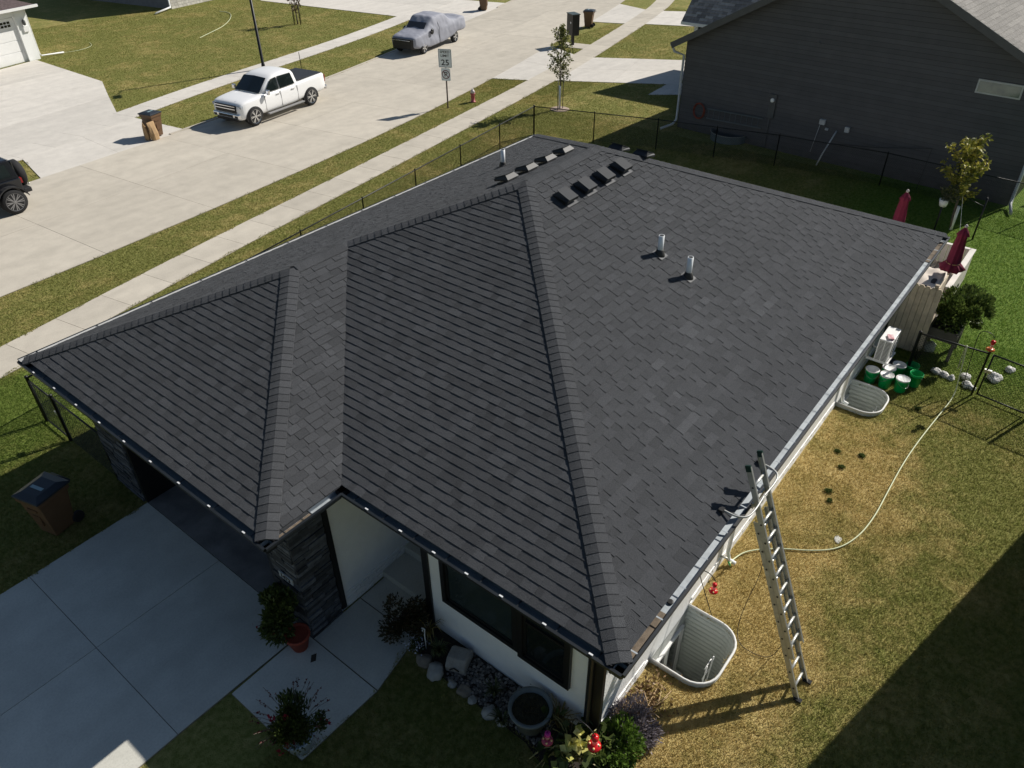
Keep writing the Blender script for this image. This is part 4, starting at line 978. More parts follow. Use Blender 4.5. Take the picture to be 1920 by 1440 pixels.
for s_ in (1, -1):
    sg = MB(); sg.add([(1.02, s_*.945, 1.25), (.13, s_*.967, 1.25), (.13, s_*.862, 1.78), (.50, s_*.865, 1.74)], [(0, 1, 2, 3)]); sg.add([(.07, s_*.967, 1.25), (-.90, s_*.965, 1.27), (-.80, s_*.862, 1.77), (.07, s_*.862, 1.78)], [(0, 1, 2, 3)])
    sg.build('side_window', m_carglass, t)
    mr_ = MB().box((.98, s_*1.12, 1.30), (.12, .18, .22)).build('mirror', m_chrome, t, bevel=.03)
    for x in (.28, -.72): MB().box((x, s_*1.015, 1.08), (.2, .03, .035)).build('door_handle', m_chrome, t)
    MB().box((-.05, s_*1.06, .36), (2.35, .16, .06)).build('running_board', mat('board_trim', (.25, .25, .25), .5), t, bevel=.01)
    for xx, zz0, zz1 in ((1.12, .5, 1.17), (.1, .46, 1.2), (-1.0, .46, 1.2)): MB().box((xx, s_*1.004, (zz0+zz1)/2), (.012, .012, zz1-zz0)).build('door_gap', m_black, t)
    arch(t, 1.88, s_*1.006, .50, side=s_); arch(t, -1.84, s_*1.006, .50, side=s_)
    for x in (1.88, -1.84): wheel(t, x, s_*.89, .43, .28, m_chrome)
    MB().box((2.42, s_*.80, .95), (.30, .26, .12)).build('headlight', mat('lamp_glass', (.35, .38, .42), .1, spec=.8), t, bevel=.02)
    MB().box((-2.985, s_*.88, 1.05), (.05, .14, .32)).build('tail_light', mat('tail_red', (.30, .02, .02), .2), t)
MB().box((-2.07, 0, 1.325), (1.66, 1.72, .03)).build('bed_cover', mat('tonneau', (.025, .028, .035), .6), t, bevel=.01)
gl = MB().box((2.62, 0, .86), (.06, 1.30, .34)).build('grille', m_black, t)
for z in (.98, .86): MB().box((2.65, 0, z), (.05, 1.26, .035)).build('grille_bar', m_chrome, gl)
MB().box((2.665, 0, .92), (.03, .2, .06)).build('badge', m_black, gl)
MB().box((2.62, 0, .56), (.18, 1.68, .20)).build('front_bumper', m_chrome, t, bevel=.04)
MB().box((2.62, 0, .38), (.1, 1.3, .1)).build('air_dam', m_black, t)
MB().box((2.715, 0, .56), (.02, .9, .10)).build('lower_intake', m_black, t)
for s_ in (1, -1): MB().box((2.70, s_*.68, .55), (.04, .18, .09)).build('fog_lamp', m_black, t); MB().tube([(2.4, s_*.42, 1.135), (1.4, s_*.5, 1.225)], .012, 5).build('bonnet_crease', m_carwhite, t)
MB().box((-3.08, 0, .58), (.14, 1.8, .2)).build('rear_bumper', m_chrome, t, bevel=.04)
# covered truck
m_cover = mat('grey_cover_cloth', (.30, .31, .36), .7, var=.03, scale=1.2)
t = thing('covered_truck', 'small pickup truck under a rumpled grey fabric cover parked on the street', 'pickup truck', (31.9, 33.75, .03), R(189.5))
secs = []
def dsec(x, hw, zb, zm, zt, tw): return (x, [(0, zb), (hw*.8, zb), (hw, zb+.02), (hw*1.0, zb+.25), (hw*.99, zm-.15), (hw*.96, zm), (tw, zt-.05), (tw*.8, zt), (0, zt+.02)])
for a in ((2.62, .80, .50, .88, .95, .74), (2.5, .90, .40, .98, 1.05, .82), (1.9, .97, .34, 1.06, 1.14, .84), (1.25, .98, .26, 1.14, 1.24, .82), (.95, .97, .24, 1.2, 1.42, .76), (.45, .98, .26, 1.24, 1.82, .76), (.35, .98, .26, 1.24, 1.88, .78), (-.7, .98, .28, 1.26, 1.90, .78), (-.95, .98, .30, 1.24, 1.84, .78), (-1.5, 1.0, .42, 1.16, 1.44, .80), (-2.1, 1.02, .60, 1.14, 1.34, .90), (-2.7, 1.02, .58, 1.16, 1.42, .95), (-3.05, 1.0, .60, 1.14, 1.40, .93), (-3.1, .9, .66, 1.0, 1.3, .85)): secs.append(dsec(*a))
o = fix(loft(secs).build('cover', m_cover, t)); sb = o.modifiers.new('s', 'SUBSURF'); sb.levels = sb.render_levels = 3
tex = bpy.data.textures.new('wrinkle', 'CLOUDS'); tex.noise_scale = .75; dm = o.modifiers.new('d', 'DISPLACE'); dm.texture = tex; dm.strength = .10; dm.mid_level = .5; dm.texture_coords = 'LOCAL'
tex = bpy.data.textures.new('fold', 'CLOUDS'); tex.noise_scale = .28; tex.noise_depth = 0; dm = o.modifiers.new('d2', 'DISPLACE'); dm.texture = tex; dm.strength = .02; dm.texture_coords = 'LOCAL'
fm = MB(); fm.prism([(2.3, -.86), (2.70, -.70), (2.70, .70), (2.3, .86)], .36, .93); fm.build('dark_nose', m_black, t, bevel=.05)
MB().box((2.60, 0, .93), (.3, 1.4, .05)).build('nose_top', mat('hood_dark', (.02, .022, .027), .25), t)
MB().tube([(2.74, -.62, .86), (2.77, 0, .88), (2.74, .62, .86)], .018, 6).build('chrome_strip', m_chrome, t)
for s_ in (1, -1):
    for x in (1.72, -1.78): wheel(t, x, s_*.86, .34, .22, m_chrome, 5)
    MB().lathe([(.02, -.03), (.15, -.02), (.17, .02), (.1, .06)], 12, (.90, s_*1.02, 1.12), axis='y').build('mirror', m_black, t)
    MB().box((.9, s_*1.07, 1.13), (.26, .012, .02)).build('mirror_strap', m_whites, t)
MB().tube([(.02, .985, .3), (.03, .975, 1.2), (.05, .72, 1.8)], .012, 5).build('cover_seam', m_black, t)
MB().box((1.08, 0, 1.40), (.5, 1.3, .02), rot=Matrix.Rotation(R(46), 3, 'Y')).build('windscreen_dent_shadow', mat('dent_shadow_paint', (.06, .065, .08), .7), t)  # dark sheet painting the shaded dent in the cover over the windscreen
# black off road car, cut by the left edge
m_jeep = mat('black_car_paint', (.012, .013, .016), .22, coat=.6)
t = thing('off_road_car', 'black boxy off road car with a rear spare wheel, cut by the left edge', 'car', (2.65, 28.65, .03), R(182.5))
b = MB(); b.prism([(-2.0, -.78), (2.0, -.72), (2.0, .72), (-2.0, .78)], .55, 1.15); fix(b.build('body', m_jeep, t, bevel=.05))
c_ = MB(); c_.add([(-1.98, -.77, 1.15), (.75, -.77, 1.15), (.75, .77, 1.15), (-1.98, .77, 1.15), (-1.88, -.67, 1.80), (.35, -.67, 1.80), (.35, .67, 1.80), (-1.88, .67, 1.80)], [(0, 1, 5, 4), (1, 2, 6, 5), (2, 3, 7, 6), (3, 0, 4, 7), (4, 5, 6, 7)]); c_.build('hard_top', m_jeep, t, bevel=.04)
for s_ in (1, -1):
    MB().add([(-1.75, s_*.768, 1.25), (-.75, s_*.768, 1.25), (-.75, s_*.70, 1.68), (-1.68, s_*.70, 1.68)], [(0, 1, 2, 3)]).build('side_window', m_carglass, t)
    MB().add([(-.55, s_*.768, 1.25), (.5, s_*.768, 1.25), (.25, s_*.70, 1.68), (-.55, s_*.70, 1.68)], [(0, 1, 2, 3)]).build('side_window', m_carglass, t)
    for x in (1.45, -1.45):
        wheel(t, x, s_*.88, .44, .30, mat('dark_rim', (.32, .32, .33), .35, .6), 8)
        n = 9; P = []
        for i in range(n+1):
            a = R(12)+R(156)*i/n
            for (rr_, yy) in ((.55, .76), (.57, 1.04), (.53, 1.04)): P.append((x+rr_*math.cos(a), s_*yy, .42+rr_*math.sin(a)))
        MB().add(P, [(3*i+j, 3*i+j+1, 3*i+j+4, 3*i+j+3) for i in range(n) for j in range(2)]).build('fender_flare', mat('flare', (.03, .03, .032), .5), t)
    MB().box((-2.02, s_*.70, 1.02), (.06, .14, .18)).build('tail_light', mat('tail_red', (.30, .02, .02), .2), t)
MB().box((-2.13, 0, .62), (.26, 1.5, .16)).build('rear_bumper', mat('flare', (.03, .03, .032), .5), t, bevel=.02)
MB().tube([(-2.25, 0, .6), (-2.5, 0, .55), (-2.52, 0, .62)], .03, 6).build('tow_hitch', m_metal, t)
sp_ = MB().lathe([(.2, -.14), (.42, -.15), (.48, -.10), (.48, .10), (.42, .15), (.2, .14)], 24, (-2.22, .05, 1.08), axis='x').build('spare_wheel', m_rubber, t)
MB().box((-1.99, 0, 1.48), (.03, 1.1, .4)).build('rear_window', m_carglass, t)
# ================================================================== LADDER
t = thing('extension_ladder', 'tall aluminium extension ladder leaning on the south gutter', 'ladder')
B0 = Vector((3.03, -1.63, 0)); B1 = Vector((3.42, -1.63, 0)); T0 = Vector((3.50, .13, 3.62)); T1 = Vector((3.90, .13, 3.62))
ax = (T0-B0).normalized(); rg_ = (B1-B0).normalized(); nm_ = ax.cross(rg_).normalized()
if nm_.y > 0: nm_ = -nm_       # outward (towards -y)
Ltot = (T0-B0).length; wl_ = .41
def chan(mb, p, q, inward, w_=.034, d_=.085, side=1):
    a = (q-p).normalized(); x = rg_; n_ = nm_
    mb.box((p+q)/2, (.006, (q-p).length, d_), rot=Matrix((x, a, n_)).transposed())
    for k in (-1, 1): mb.box((p+q)/2+n_*k*(d_/2-.003)+x*inward*w_/2, (w_, (q-p).length, .005), rot=Matrix((x, a, n_)).transposed())
def section(name, base, length, off, wid, rung0):
    for s_, nm2 in ((0, 'side_rail'), (1, 'side_rail')):
        b = MB(); p = base+rg_*(wid*s_)+nm_*off; chan(b, p, p+ax*length, 1 if s_ == 0 else -1); b.build('side_rail', m_metal, t)
    k = rung0
    while k < length-.08:
        p = base+nm_*off+ax*k; b = MB(); b.tube([p+rg_*.004, p+rg_*(wid-.004)], .021, 8); b.build('rung', mat('rung_metal', (.66, .66, .62), .4, .5, var=.05), t)
        if k > .1:
            for s_ in (0, 1):
                q = p+rg_*(wid*s_-(.008 if s_ == 0 else -.008)); MB().lathe([(.016, 0), (.016, .004)], 8).build('rung_plug', m_black, t).matrix_local = Matrix.Translation(q) @ rg_.to_track_quat('Z', 'Y').to_matrix().to_4x4()
        k += .305
section('base', B0, 3.15, 0, wl_, .22)
section('fly', B0+ax*.78+rg_*.0, Ltot-.78, .075, wl_-.0, .2)
for s_ in (0, 1):
    q = B0+rg_*(wl_*s_); MB().box(q+Vector((0, -.02, .03)), (.07, .12, .03)).build('rubber_foot', m_rubber, t)
    q = T0+rg_*(wl_*s_)+nm_*.075; MB().bar(q-ax*.07, q+ax*.03, .033, .082, up=nm_).build('end_cap', mat('dark_green_cap', (.008, .035, .026), .3), t)
# stand-off stabiliser
sc = B0+ax*(Ltot-.62)+nm_*-.03+rg_*wl_/2
stb = MB(); 
for s_ in (-1, 1):
    P = [(3.62, -.22, 3.16), (3.62+s_*.30, -.24, 3.16), (3.62+s_*.55, -.22, 3.16), (3.62+s_*.64, -.08, 3.16), (3.62+s_*.64, .12, 3.17)]
    stb.tube([Vector(q) for q in smooth([tuple(x) for x in P], 2)], .016, 8)
stb.build('stabiliser_bar', mat('stab_metal', (.42, .42, .40), .5, .5), t)
for s_ in (-1, 1): MB().box((3.62+s_*.66, .14, 3.16), (.09, .07, .09)).build('stabiliser_foot', m_rubber, t)
MB().box(sc+nm_*.04, (.44, .03, .1)).build('clamp', m_metal, t)
rp_ = [(3.84, -.29), (3.48, -.35), (3.37, -.49), (3.38, -.88), (3.53, -1.02), (3.75, -1.03)]
rpz = smooth([(3.97, -.25, 2.4), (4.3, -.35, 1.0), (3.95, -.28, .3), (3.6, -.35, .06), (3.38, -.5, .03), (3.38, -.85, .03), (3.5, -1.03, .03), (3.7, -1.08, .2), (3.72, -1.2, .75)], 3)
MB().tube([tuple(q) for q in rpz], .006, 5).build('rope', m_black, t)

# ================================================================== HEAT PUMP AND BUCKETS
t = thing('heat_pump', 'white outdoor heat pump unit on a wall bracket beside the board screen', 'heat pump', (12.95, .17, .42))
MB().box((0, 0, .38), (.75, .30, .62)).build('case', m_whites, t, bevel=.015)
gr_ = MB()
gr_.box((-.377, 0, .38), (.006, .25, .54)); _g = gr_.build('side_grille', m_black, t); gr_ = MB()
for i in range(16): gr_.box((-.383, 0, .125+i*.034), (.008, .25, .013))
gr_.box((-.384, 0, .38), (.01, .022, .54)); gr_.build('grille_bars', m_whites, _g)
fg_ = MB(); fg_.lathe([(.24, -.004), (.24, .004)], 24, (.05, -.155, .38), axis='y'); f_ = fg_.build('fan_opening', m_black, t)
for r_ in (.07, .13, .19, .24): MB().tube([(.05+r_*math.cos(a), -.165, .38+r_*math.sin(a)) for a in np.linspace(0, 2*math.pi, 20)], .004, 4).build('fan_guard', m_whites, f_)
br_ = MB()
for x in (-.3, .3): br_.box((x, .08, .04), (.04, .55, .05)); br_.box((x, .35, .25), (.04, .03, .5))
br_.box((0, -.17, .03), (.7, .03, .04)); br_.build('bracket', m_whites, t)
o = MB().box((0, 0, 0), (.2, .13, .04)).build('glove_packet', mat('packet', (.48, .10, .14), .6, col2=(.75, .65, .66), scale=9)); o.location = (12.75, .12, 1.14); o.rotation_euler.z = R(25); tag(o, 'red and white packet lying on top of the heat pump', 'packet')
m_lidw = mat('lid_white', (.80, .80, .78), .4, var=.03)
def bucket(name, loc, rz, lid):
    t = thing(name, 'x', 'bucket', (*loc, 0), rz, 'green plastic buckets')
    MB().lathe([(.125, 0), (.128, .02), (.15, .30), (.158, .30), (.158, .315), (.150, .315), (.150, .335), (.157, .335), (.157, .36)]+([] if lid else [(.147, .36), (.122, .02), (.01, .02)]), 24).build('pail', m_green, t)
    if lid: MB().lathe([(.163, .345), (.163, .366), (.150, .374), (.147, .366), (.02, .366)], 24).build('lid', m_lidw, t)
    MB().tube([(.16*math.cos(a), .16*math.sin(a), .31-.13*math.sin(a)) for a in np.linspace(0, math.pi, 12)], .0035, 5).build('handle', m_metal, t)
    return t
bl_ = bucket('bucket', (12.38, .22), 2.0, True); bo_ = bucket('bucket', (13.18, -.5), .5, False)
lab = ['green bucket with a half shaded white lid, nearest the wall', 'green bucket with a white lid touching the window well rim', 'green bucket with a white lid, behind the other lidded ones under the heat pump', 'green bucket with a white lid, farthest of the lidded ones', 'green bucket with a white lid, closest to the camera']
bl_['label'] = lab[0]
for (x, y), l in zip(((12.36, -.13), (12.70, -.08), (12.98, -.24), (12.42, -.48)), lab[1:]):
    c = copy_tree(bl_); c.location = (x, y, 0); c.rotation_euler.z = random.uniform(-3, 3); c['label'] = l
bo_['label'] = 'open empty green bucket farthest from the camera'
c = copy_tree(bo_); c.location = (12.86, -.68, 0); c.rotation_euler.z = 4; c['label'] = 'open empty green bucket in front of the other open one'

# ================================================================== DECK, SCREEN, UMBRELLAS
m_board = mat('weathered_board', (.66, .56, .42), .9, var=.18, scale=5, bump=.3, bscale=18, tone=True)
m_deckw = mat('deck_wood', (.48, .40, .31), .9, var=.2, scale=4, bump=.3, tone=True)
t = thing('deck', 'weathered wooden deck with a bench rail behind the house', 'deck')
MB().prism([(14.35, -.30), (19.3, -.30), (19.3, 6), (14.35, 6)], .0, .36).build('deck_frame', m_deckw, t)
y = -.26
while y < 2.6:
    MB().box((16.85, y+.07, .385), (4.9, .115, .04), tone=random.uniform(.85, 1.15)).build('deck_board', m_deckw, t); y += .14
rl = MB(); 
m_rail = mat('rail_paint', (.70, .66, .60), .7)
MB().box((17.9, -.31, 1.0), (2.9, .15, .04)).build('rail_cap', m_rail, t)
k = 16.5
while k < 19.3:
    MB().box((k, -.34, .5), (.11, .03, .96)).build('rail_slat', m_rail, t); k += .155
MB().box((19.3, .55, 1.0), (.12, 1.6, .04)).build('rail_cap', m_rail, t)
k = -.2
while k < 1.4: MB().box((19.3, k, .5), (.03, .14, .96)).build('rail_slat', m_rail, t); k += .155
t = thing('board_screen', 'tall screen of weathered vertical boards beside the heat pump', 'screen')
k = 0; y = .50
while y > -.34:
    _b = MB(); _b.add([(x, y-.066+yy, z) for x in (14.265, 14.295) for yy, z in ((-.063, .07), (.063, .07), (.063, 1.88), (.035, 1.93), (-.035, 1.93), (-.063, 1.88))], [(0, 1, 2, 3, 4, 5), (11, 10, 9, 8, 7, 6)]+[(i, 6+i, 6+(i+1) % 6, (i+1) % 6) for i in range(6)], random.uniform(.82, 1.15)); fix(_b.build('board', m_board, t)); y -= .135
k = 14.34
while k < 15.1: MB().box((k+.05, -.335, 1.0), (.1, .03, 1.86), tone=random.uniform(.85, 1.1)).build('board', m_board, t); k += .108
fr_ = MB()
fr_.box((14.31, .08, .98), (.02, .80, 1.8))  # backing panel added to keep light from leaking between the boards
for yy in (-.28, .48): fr_.box((14.34, yy, 1.0), (.09, .09, 2.0))
fr_.build('screen_frame_backing', m_deckw, t)
# umbrellas
def umbrella(name, label, x, y, ztop, zbot, lean=0):
    t = thing(name, label, 'patio umbrella', (x, y, 0), 0, 'closed maroon umbrellas')
    MB().lathe([(.022, .4), (.022, ztop+.02)], 8).build('pole', mat('pole_beige', (.35, .27, .2), .6), t)
    P = []; n = 24; prof = [(.02, ztop), (.09, ztop-.12), (.14, ztop-.24), (.10, ztop-.25), (.13, ztop-.6), (.15, ztop-1.0), (.17, zbot+.22), (.28, zbot+.10), (.22, zbot)]
    b = MB()
    for i, (r_, z) in enumerate(prof):
        for j in range(n):
            a = 2*math.pi*j/n; rr_ = r_*(1+(.22*math.cos(8*a)+.08*math.sin(3*a+i)) * (0 if i < 1 else 1)); P.append((rr_*math.cos(a), rr_*math.sin(a), z))
    b.add(P, [(i*n+j, i*n+(j+1) % n, (i+1)*n+(j+1) % n, (i+1)*n+j) for i in range(len(prof)-1) for j in range(n)], smooth=True); b.build('closed_canopy', m_maroon, t)
    MB().lathe([(.035, ztop-.01), (.045, ztop+.03), (.02, ztop+.07)], 10).build('finial', mat('finial', (.5, .45, .42), .4), t)
    MB().tube([(.17*math.cos(a), .17*math.sin(a), zbot+.22) for a in np.linspace(0, 2*math.pi, 14)], .012, 5).build('tie_strap', mat('tie', (.45, .28, .12), .7), t)
    MB().lathe([(.25, .40), (.25, .46), (.05, .5)], 16).build('stand', m_black, t)
umbrella('patio_umbrella', 'closed maroon patio umbrella rising beyond the back edge of the roof', 18.35, 1.72, 2.6, 1.35)
umbrella('patio_umbrella', 'closed maroon patio umbrella beside the deck rail and the beige cover', 16.75, -.18, 2.62, 1.38)
# covered table
b = MB(); nx, ny = 34, 24; x0, x1, y0, y1 = 14.9, 17.3, -.22, 1.3; P = []
for i in range(nx+1):
    for j in range(ny+1):
        u, v = i/nx, j/ny; e_ = min(u, 1-u, v, 1-v); z = 1.22+.05*math.sin(9*u+5*v)+.035*math.sin(17*u-9*v+2)+.02*math.sin(31*v+8*u)-.08*u
        if e_ < .08: z -= (.08-e_)*7
        P.append((x0+(x1-x0)*u, y0+(y1-y0)*v, z))
b.add(P, [(i*(ny+1)+j, (i+1)*(ny+1)+j, (i+1)*(ny+1)+j+1, i*(ny+1)+j+1) for i in range(nx) for j in range(ny)], smooth=True)
t = thing('covered_grill', 'beige fabric cover draped over furniture on the deck behind the board screen', 'furniture cover')
b.build('fabric_cover', mat('beige_cloth', (.62, .55, .48), .85, var=.06, scale=3), t); MB().box((15.8, .55, .8), (1.5, 1.1, .7)).build('table_body', m_black, t)

# ================================================================== FOLIAGE
def leafmat(name, c1, c2, tr=.3):
    if name in MATS: return MATS[name]
    m = bpy.data.materials.new(name); m.use_nodes = True; N = m.node_tree.nodes; Lk = m.node_tree.links; b = N['Principled BSDF']
    at = N.new('ShaderNodeAttribute'); at.attribute_name = 'tone'; mx = N.new('ShaderNodeMix'); mx.data_type = 'RGBA'; mx.inputs['A'].default_value = (*c1, 1); mx.inputs['B'].default_value = (*c2, 1)
    Lk.new(at.outputs['Fac'], mx.inputs['Factor']); Lk.new(mx.outputs['Result'], b.inputs['Base Color']); b.inputs['Roughness'].default_value = .5; b.inputs['Specular IOR Level'].default_value = .35
    t_ = N.new('ShaderNodeBsdfTranslucent'); Lk.new(mx.outputs['Result'], t_.inputs[0]); ms = N.new('ShaderNodeMixShader'); ms.inputs[0].default_value = tr
    Lk.new(b.outputs[0], ms.inputs[1]); Lk.new(t_.outputs[0], ms.inputs[2]); Lk.new(ms.outputs[0], N['Material Output'].inputs[0]); MATS[name] = m; return m
def leaf(b, p, d, size, wd, tone, r_):
    d = Vector(d).normalized(); s_ = d.orthogonal().normalized(); s_ = Quaternion(d, r_.uniform(0, 6.28)) @ s_
    b.add([p, p+d*size*.5+s_*wd*.5, p+d*size, p+d*size*.5-s_*wd*.5], [(0, 1, 2, 3)], tone)
def clump(parent, center, rad, n, m, size, wd, seed, name='foliage', shape=None, up=.4):
    r_ = random.Random(seed); b = MB(); c = Vector(center)
    subs = [(Vector((r_.gauss(0, .45), r_.gauss(0, .45), r_.gauss(0, .45))), r_.uniform(.25, .5)) for _ in range(14)]
    for _ in range(n):
        s_, sr = r_.choice(subs); v = s_+Vector((r_.gauss(0, 1), r_.gauss(0, 1), r_.gauss(0, 1))).normalized()*sr*r_.uniform(.5, 1)
        if v.length > 1.15: v = v.normalized()*r_.uniform(.9, 1.15)
        p_ = c+Vector((v.x*rad[0], v.y*rad[1], v.z*rad[2]))
        if p_.z < .02: p_.z = .02+r_.random()*.05
        leaf(b, p_, v+Vector((r_.uniform(-.8, .8), r_.uniform(-.8, .8), r_.uniform(-.4, .6)+up)), size*r_.uniform(.6, 1.3), wd*r_.uniform(.7, 1.2), r_.random(), r_)
    return b.build(name, m, parent)
def young_tree(name, label, loc, hgt, crown0, crad, n, m, seed, lsize=.12, lean=(0, 0), guard=True, stakes=True, limbs=26, wd=.5, group=None):
    r_ = random.Random(seed); t = thing(name, label, 'tree', loc)
    tr_ = [Vector((lean[0]*s_, lean[1]*s_, hgt*s_)) for s_ in np.linspace(0, 1, 7)]; tr_ = [q+Vector((r_.uniform(-.03, .03), r_.uniform(-.03, .03), 0))*(i > 0) for i, q in enumerate(tr_)]
    b = MB(); b.tube(tr_, [.05-.042*i/6 for i in range(7)], 7); tk = b.build('trunk', m_bark, t)
    lm = MB(); lv = MB()
    for k in range(limbs):
        s_ = crown0+(1-crown0)*(k+r_.random())/limbs; q = Vector((lean[0]*s_, lean[1]*s_, hgt*s_)); a = r_.uniform(0, 6.28)
        prof = math.sin(math.pi*min(1, (s_-crown0)/(1-crown0)*.8+.2)); ln = crad*prof*r_.uniform(.55, 1.15)+.08
        e_ = q+Vector((math.cos(a)*ln, math.sin(a)*ln, ln*r_.uniform(.6, 1.2))); mid = (q+e_)/2+Vector((r_.uniform(-.04, .04), r_.uniform(-.04, .04), .03))
        lm.tube([q, mid, e_], [.013, .009, .004], 4)
        nl = int(n/limbs)
        for _ in range(nl):
            tt = r_.uniform(.25, 1.05); c = q.lerp(e_, tt)+Vector((r_.gauss(0, .055), r_.gauss(0, .055), r_.gauss(0, .055)))
            leaf(lv, c, (r_.uniform(-1, 1), r_.uniform(-1, 1), r_.uniform(-.9, .6)), lsize*r_.uniform(.6, 1.2), lsize*wd, r_.random(), r_)
    lm.build('branches', m_bark, t); lv.build('crown', m, t)
    if guard: MB().lathe([(.055, .02), (.055, hgt*.30)], 10).build('trunk_guard', m_whites, t)
    return t
m_leafA = leafmat('leaf_olive', (.07, .09, .02), (.28, .28, .09))
m_leafB = leafmat('leaf_tip', (.09, .12, .015), (.48, .42, .08))
t1 = young_tree('young_tree', 'slender young tree with a white guarded trunk beside the sidewalk behind the fence corner', (26.1, 19.4, 0), 3.7, .32, .62, 1500, m_leafA, 3, .13, limbs=34)
for dx in (.12, -.3): MB().lathe([(.018, 0), (.018, 1.4)], 6, (dx, -.1, 0)).build('stake', m_black, t1)
MB().lathe([(.5, .0), (.42, .03), (.02, .04)], 14).build('mulch_ring', mat('mulch_pale', (.35, .27, .22), .95, var=.3, scale=15), t1)
t2 = young_tree('young_tree', 'young tree with yellow tipped leaves, staked on the right behind the house', (22.85, .85, 0), 2.85, .36, .72, 2000, m_leafB, 9, .15, lean=(0, .25), limbs=32)
for (dx, dy, hz) in ((-.45, .42, 1.25), (-.35, -.75, 1.45)):
    MB().lathe([(.03, 0), (.03, hz)], 6, (dx, dy, 0)).build('stake', m_black, t2)
MB().tube([(-.45, .42, 1.15), (0.02, 0, 1.22), (-.35, -.75, 1.15)], .012, 5).build('tie_wire', m_black, t2); MB().tube([(0.02, 0, 1.22), (-.3, -.35, .02)], .008, 4).build('guy_line', m_whites, t2)
t3 = young_tree('young_tree', 'small reddish leaved tree held by dark stakes on the lawn across the street', (31.5, 46.1, 0), 2.7, .28, .75, 500, leafmat('leaf_bronze', (.06, .055, .025), (.24, .16, .10)), 5, .2, limbs=18, guard=False)
for a in range(4): MB().lathe([(.025, 0), (.025, 1.25)], 5, (.3*math.cos(a*1.57), .3*math.sin(a*1.57), 0)).build('stake', m_black, t3)
# hanging planter by the staked tree
t = thing('planter_stand', 'white hanging pot with a trailing plant beside the staked tree', 'potted plant', (22.3, 1.25, 0))
MB().lathe([(.02, 0), (.02, 1.0)], 6).build('stand', m_black, t); MB().lathe([(.11, .95), (.16, 1.18), (.14, 1.18)], 14).build('pot', m_whites, t)
clump(t, (0, 0, 1.38), (.32, .32, .24), 420, leafmat('leaf_dark', (.03, .05, .02), (.16, .16, .09)), .1, .05, 4)
m_leafG = leafmat('leaf_green', (.03, .06, .012), (.15, .20, .045)); m_leafD = leafmat('leaf_deep', (.03, .05, .012), (.10, .13, .03))
# raised planter
t = thing('raised_planter', 'raised grey wooden planter box full of a bushy green plant beside the deck', 'planter', (14.85, -.75, 0))
for c, d in (((-.0, -.33, .66), (.8, .03, .3)), ((0, .33, .66), (.8, .03, .3)), ((-.4, 0, .66), (.03, .63, .3)), ((.4, 0, .66), (.03, .63, .3))): MB().box(c, d).build('side_board', mat('grey_board', (.15, .14, .125), .9, var=.25, bump=.4), t)
for sx_ in (-.39, .39):
    for sy in (-.32, .32): MB().box((sx_, sy, .38), (.08, .08, .78)).build('leg', mat('grey_board', (.15, .14, .125), .9), t)
MB().box((0, 0, .72), (.76, .6, .06)).build('soil', mat('mulch', (.035, .028, .022), .95), t)
clump(t, (.1, -.1, 1.25), (.72, .62, .55), 4500, m_leafG, .11, .045, 11, up=.6); clump(t, (.5, -.25, 1.15), (.5, .5, .48), 3200, m_leafG, .11, .045, 12, up=.6)
# pot of red flowers at the pillar
t = thing('potted_plant', 'bushy plant in a terracotta pot at the foot of the right stone pillar', 'potted plant', (-1.18, 5.30, .03))
MB().lathe([(.13, 0), (.20, .30), (.215, .30), (.215, .36), (.19, .36), (.18, .31)], 20).build('pot', m_terra, t)
clump(t, (-.05, .16, .75), (.46, .46, .48), 3200, m_leafD, .085, .045, 21)
fb = MB(); r_ = random.Random(2)
for _ in range(26): leaf(fb, Vector((r_.gauss(-.3, .08), r_.gauss(.34, .08), r_.gauss(.55, .08))), (r_.uniform(-1, 1), r_.uniform(-1, 1), 1), .05, .05, r_.random(), r_)
fb.build('blossoms', leafmat('petal_red', (.20, .01, .03), (.42, .03, .05)), t, kind='stuff')
tag(MB().prism([(-1.28, 4.92), (-1.2, 4.88), (-1.1, 4.98), (-1.18, 5.02)], .03, .034).build('fallen_leaves', mat('fallen_leaf', (.05, .04, .03), .9)), 'dark fallen leaves on the walk beside the terracotta pot', 'leaves')
# red flowering bush on the walk
t = thing('flower_pot', 'wild red flowering plant in a pale blue pot at the end of the front walk', 'potted plant', (-2.27, 3.95, .03))
MB().lathe([(.18, 0), (.26, .30), (.28, .34), (.25, .34)], 18).build('pot', mat('pale_blue_pot', (.35, .42, .48), .5), t)
clump(t, (-.05, .0, .60), (.47, .52, .42), 4200, m_leafD, .08, .03, 31, up=.8)
tw = MB(); fb = MB()
for _ in range(46):
    a = r_.uniform(0, 6.28); q = Vector((.25*math.cos(a), .25*math.sin(a), .7)); e_ = q+Vector((math.cos(a)*r_.uniform(.15, .38), math.sin(a)*r_.uniform(.15, .38), r_.uniform(.05, .25)))
    tw.tube([q, (q+e_)/2+Vector((0, 0, .04)), e_], .0035, 3)
    for _ in range(5): leaf(fb, q.lerp(e_, r_.uniform(.6, 1)), (r_.uniform(-1, 1), r_.uniform(-1, 1), 1), .035, .03, r_.random(), r_)
tw.build('twigs', m_bark, t, kind='stuff'); fb.build('blossoms', leafmat('petal_dark', (.05, .01, .02), (.20, .02, .02)), t, kind='stuff')
rdp = MB()
for q in ((.32, -.38, .55), (-.25, .1, .9), (-.1, -.05, .92), (-.4, -.2, .6)):
    for _ in range(7): leaf(rdp, Vector(q)+Vector((r_.gauss(0, .02), r_.gauss(0, .02), r_.gauss(0, .02))), (r_.uniform(-1, 1), r_.uniform(-1, 1), .6), .06, .05, r_.random(), r_)
rdp.build('red_flower', leafmat('petal_red', (.2, .01, .03), (.42, .03, .05)), t, kind='stuff')
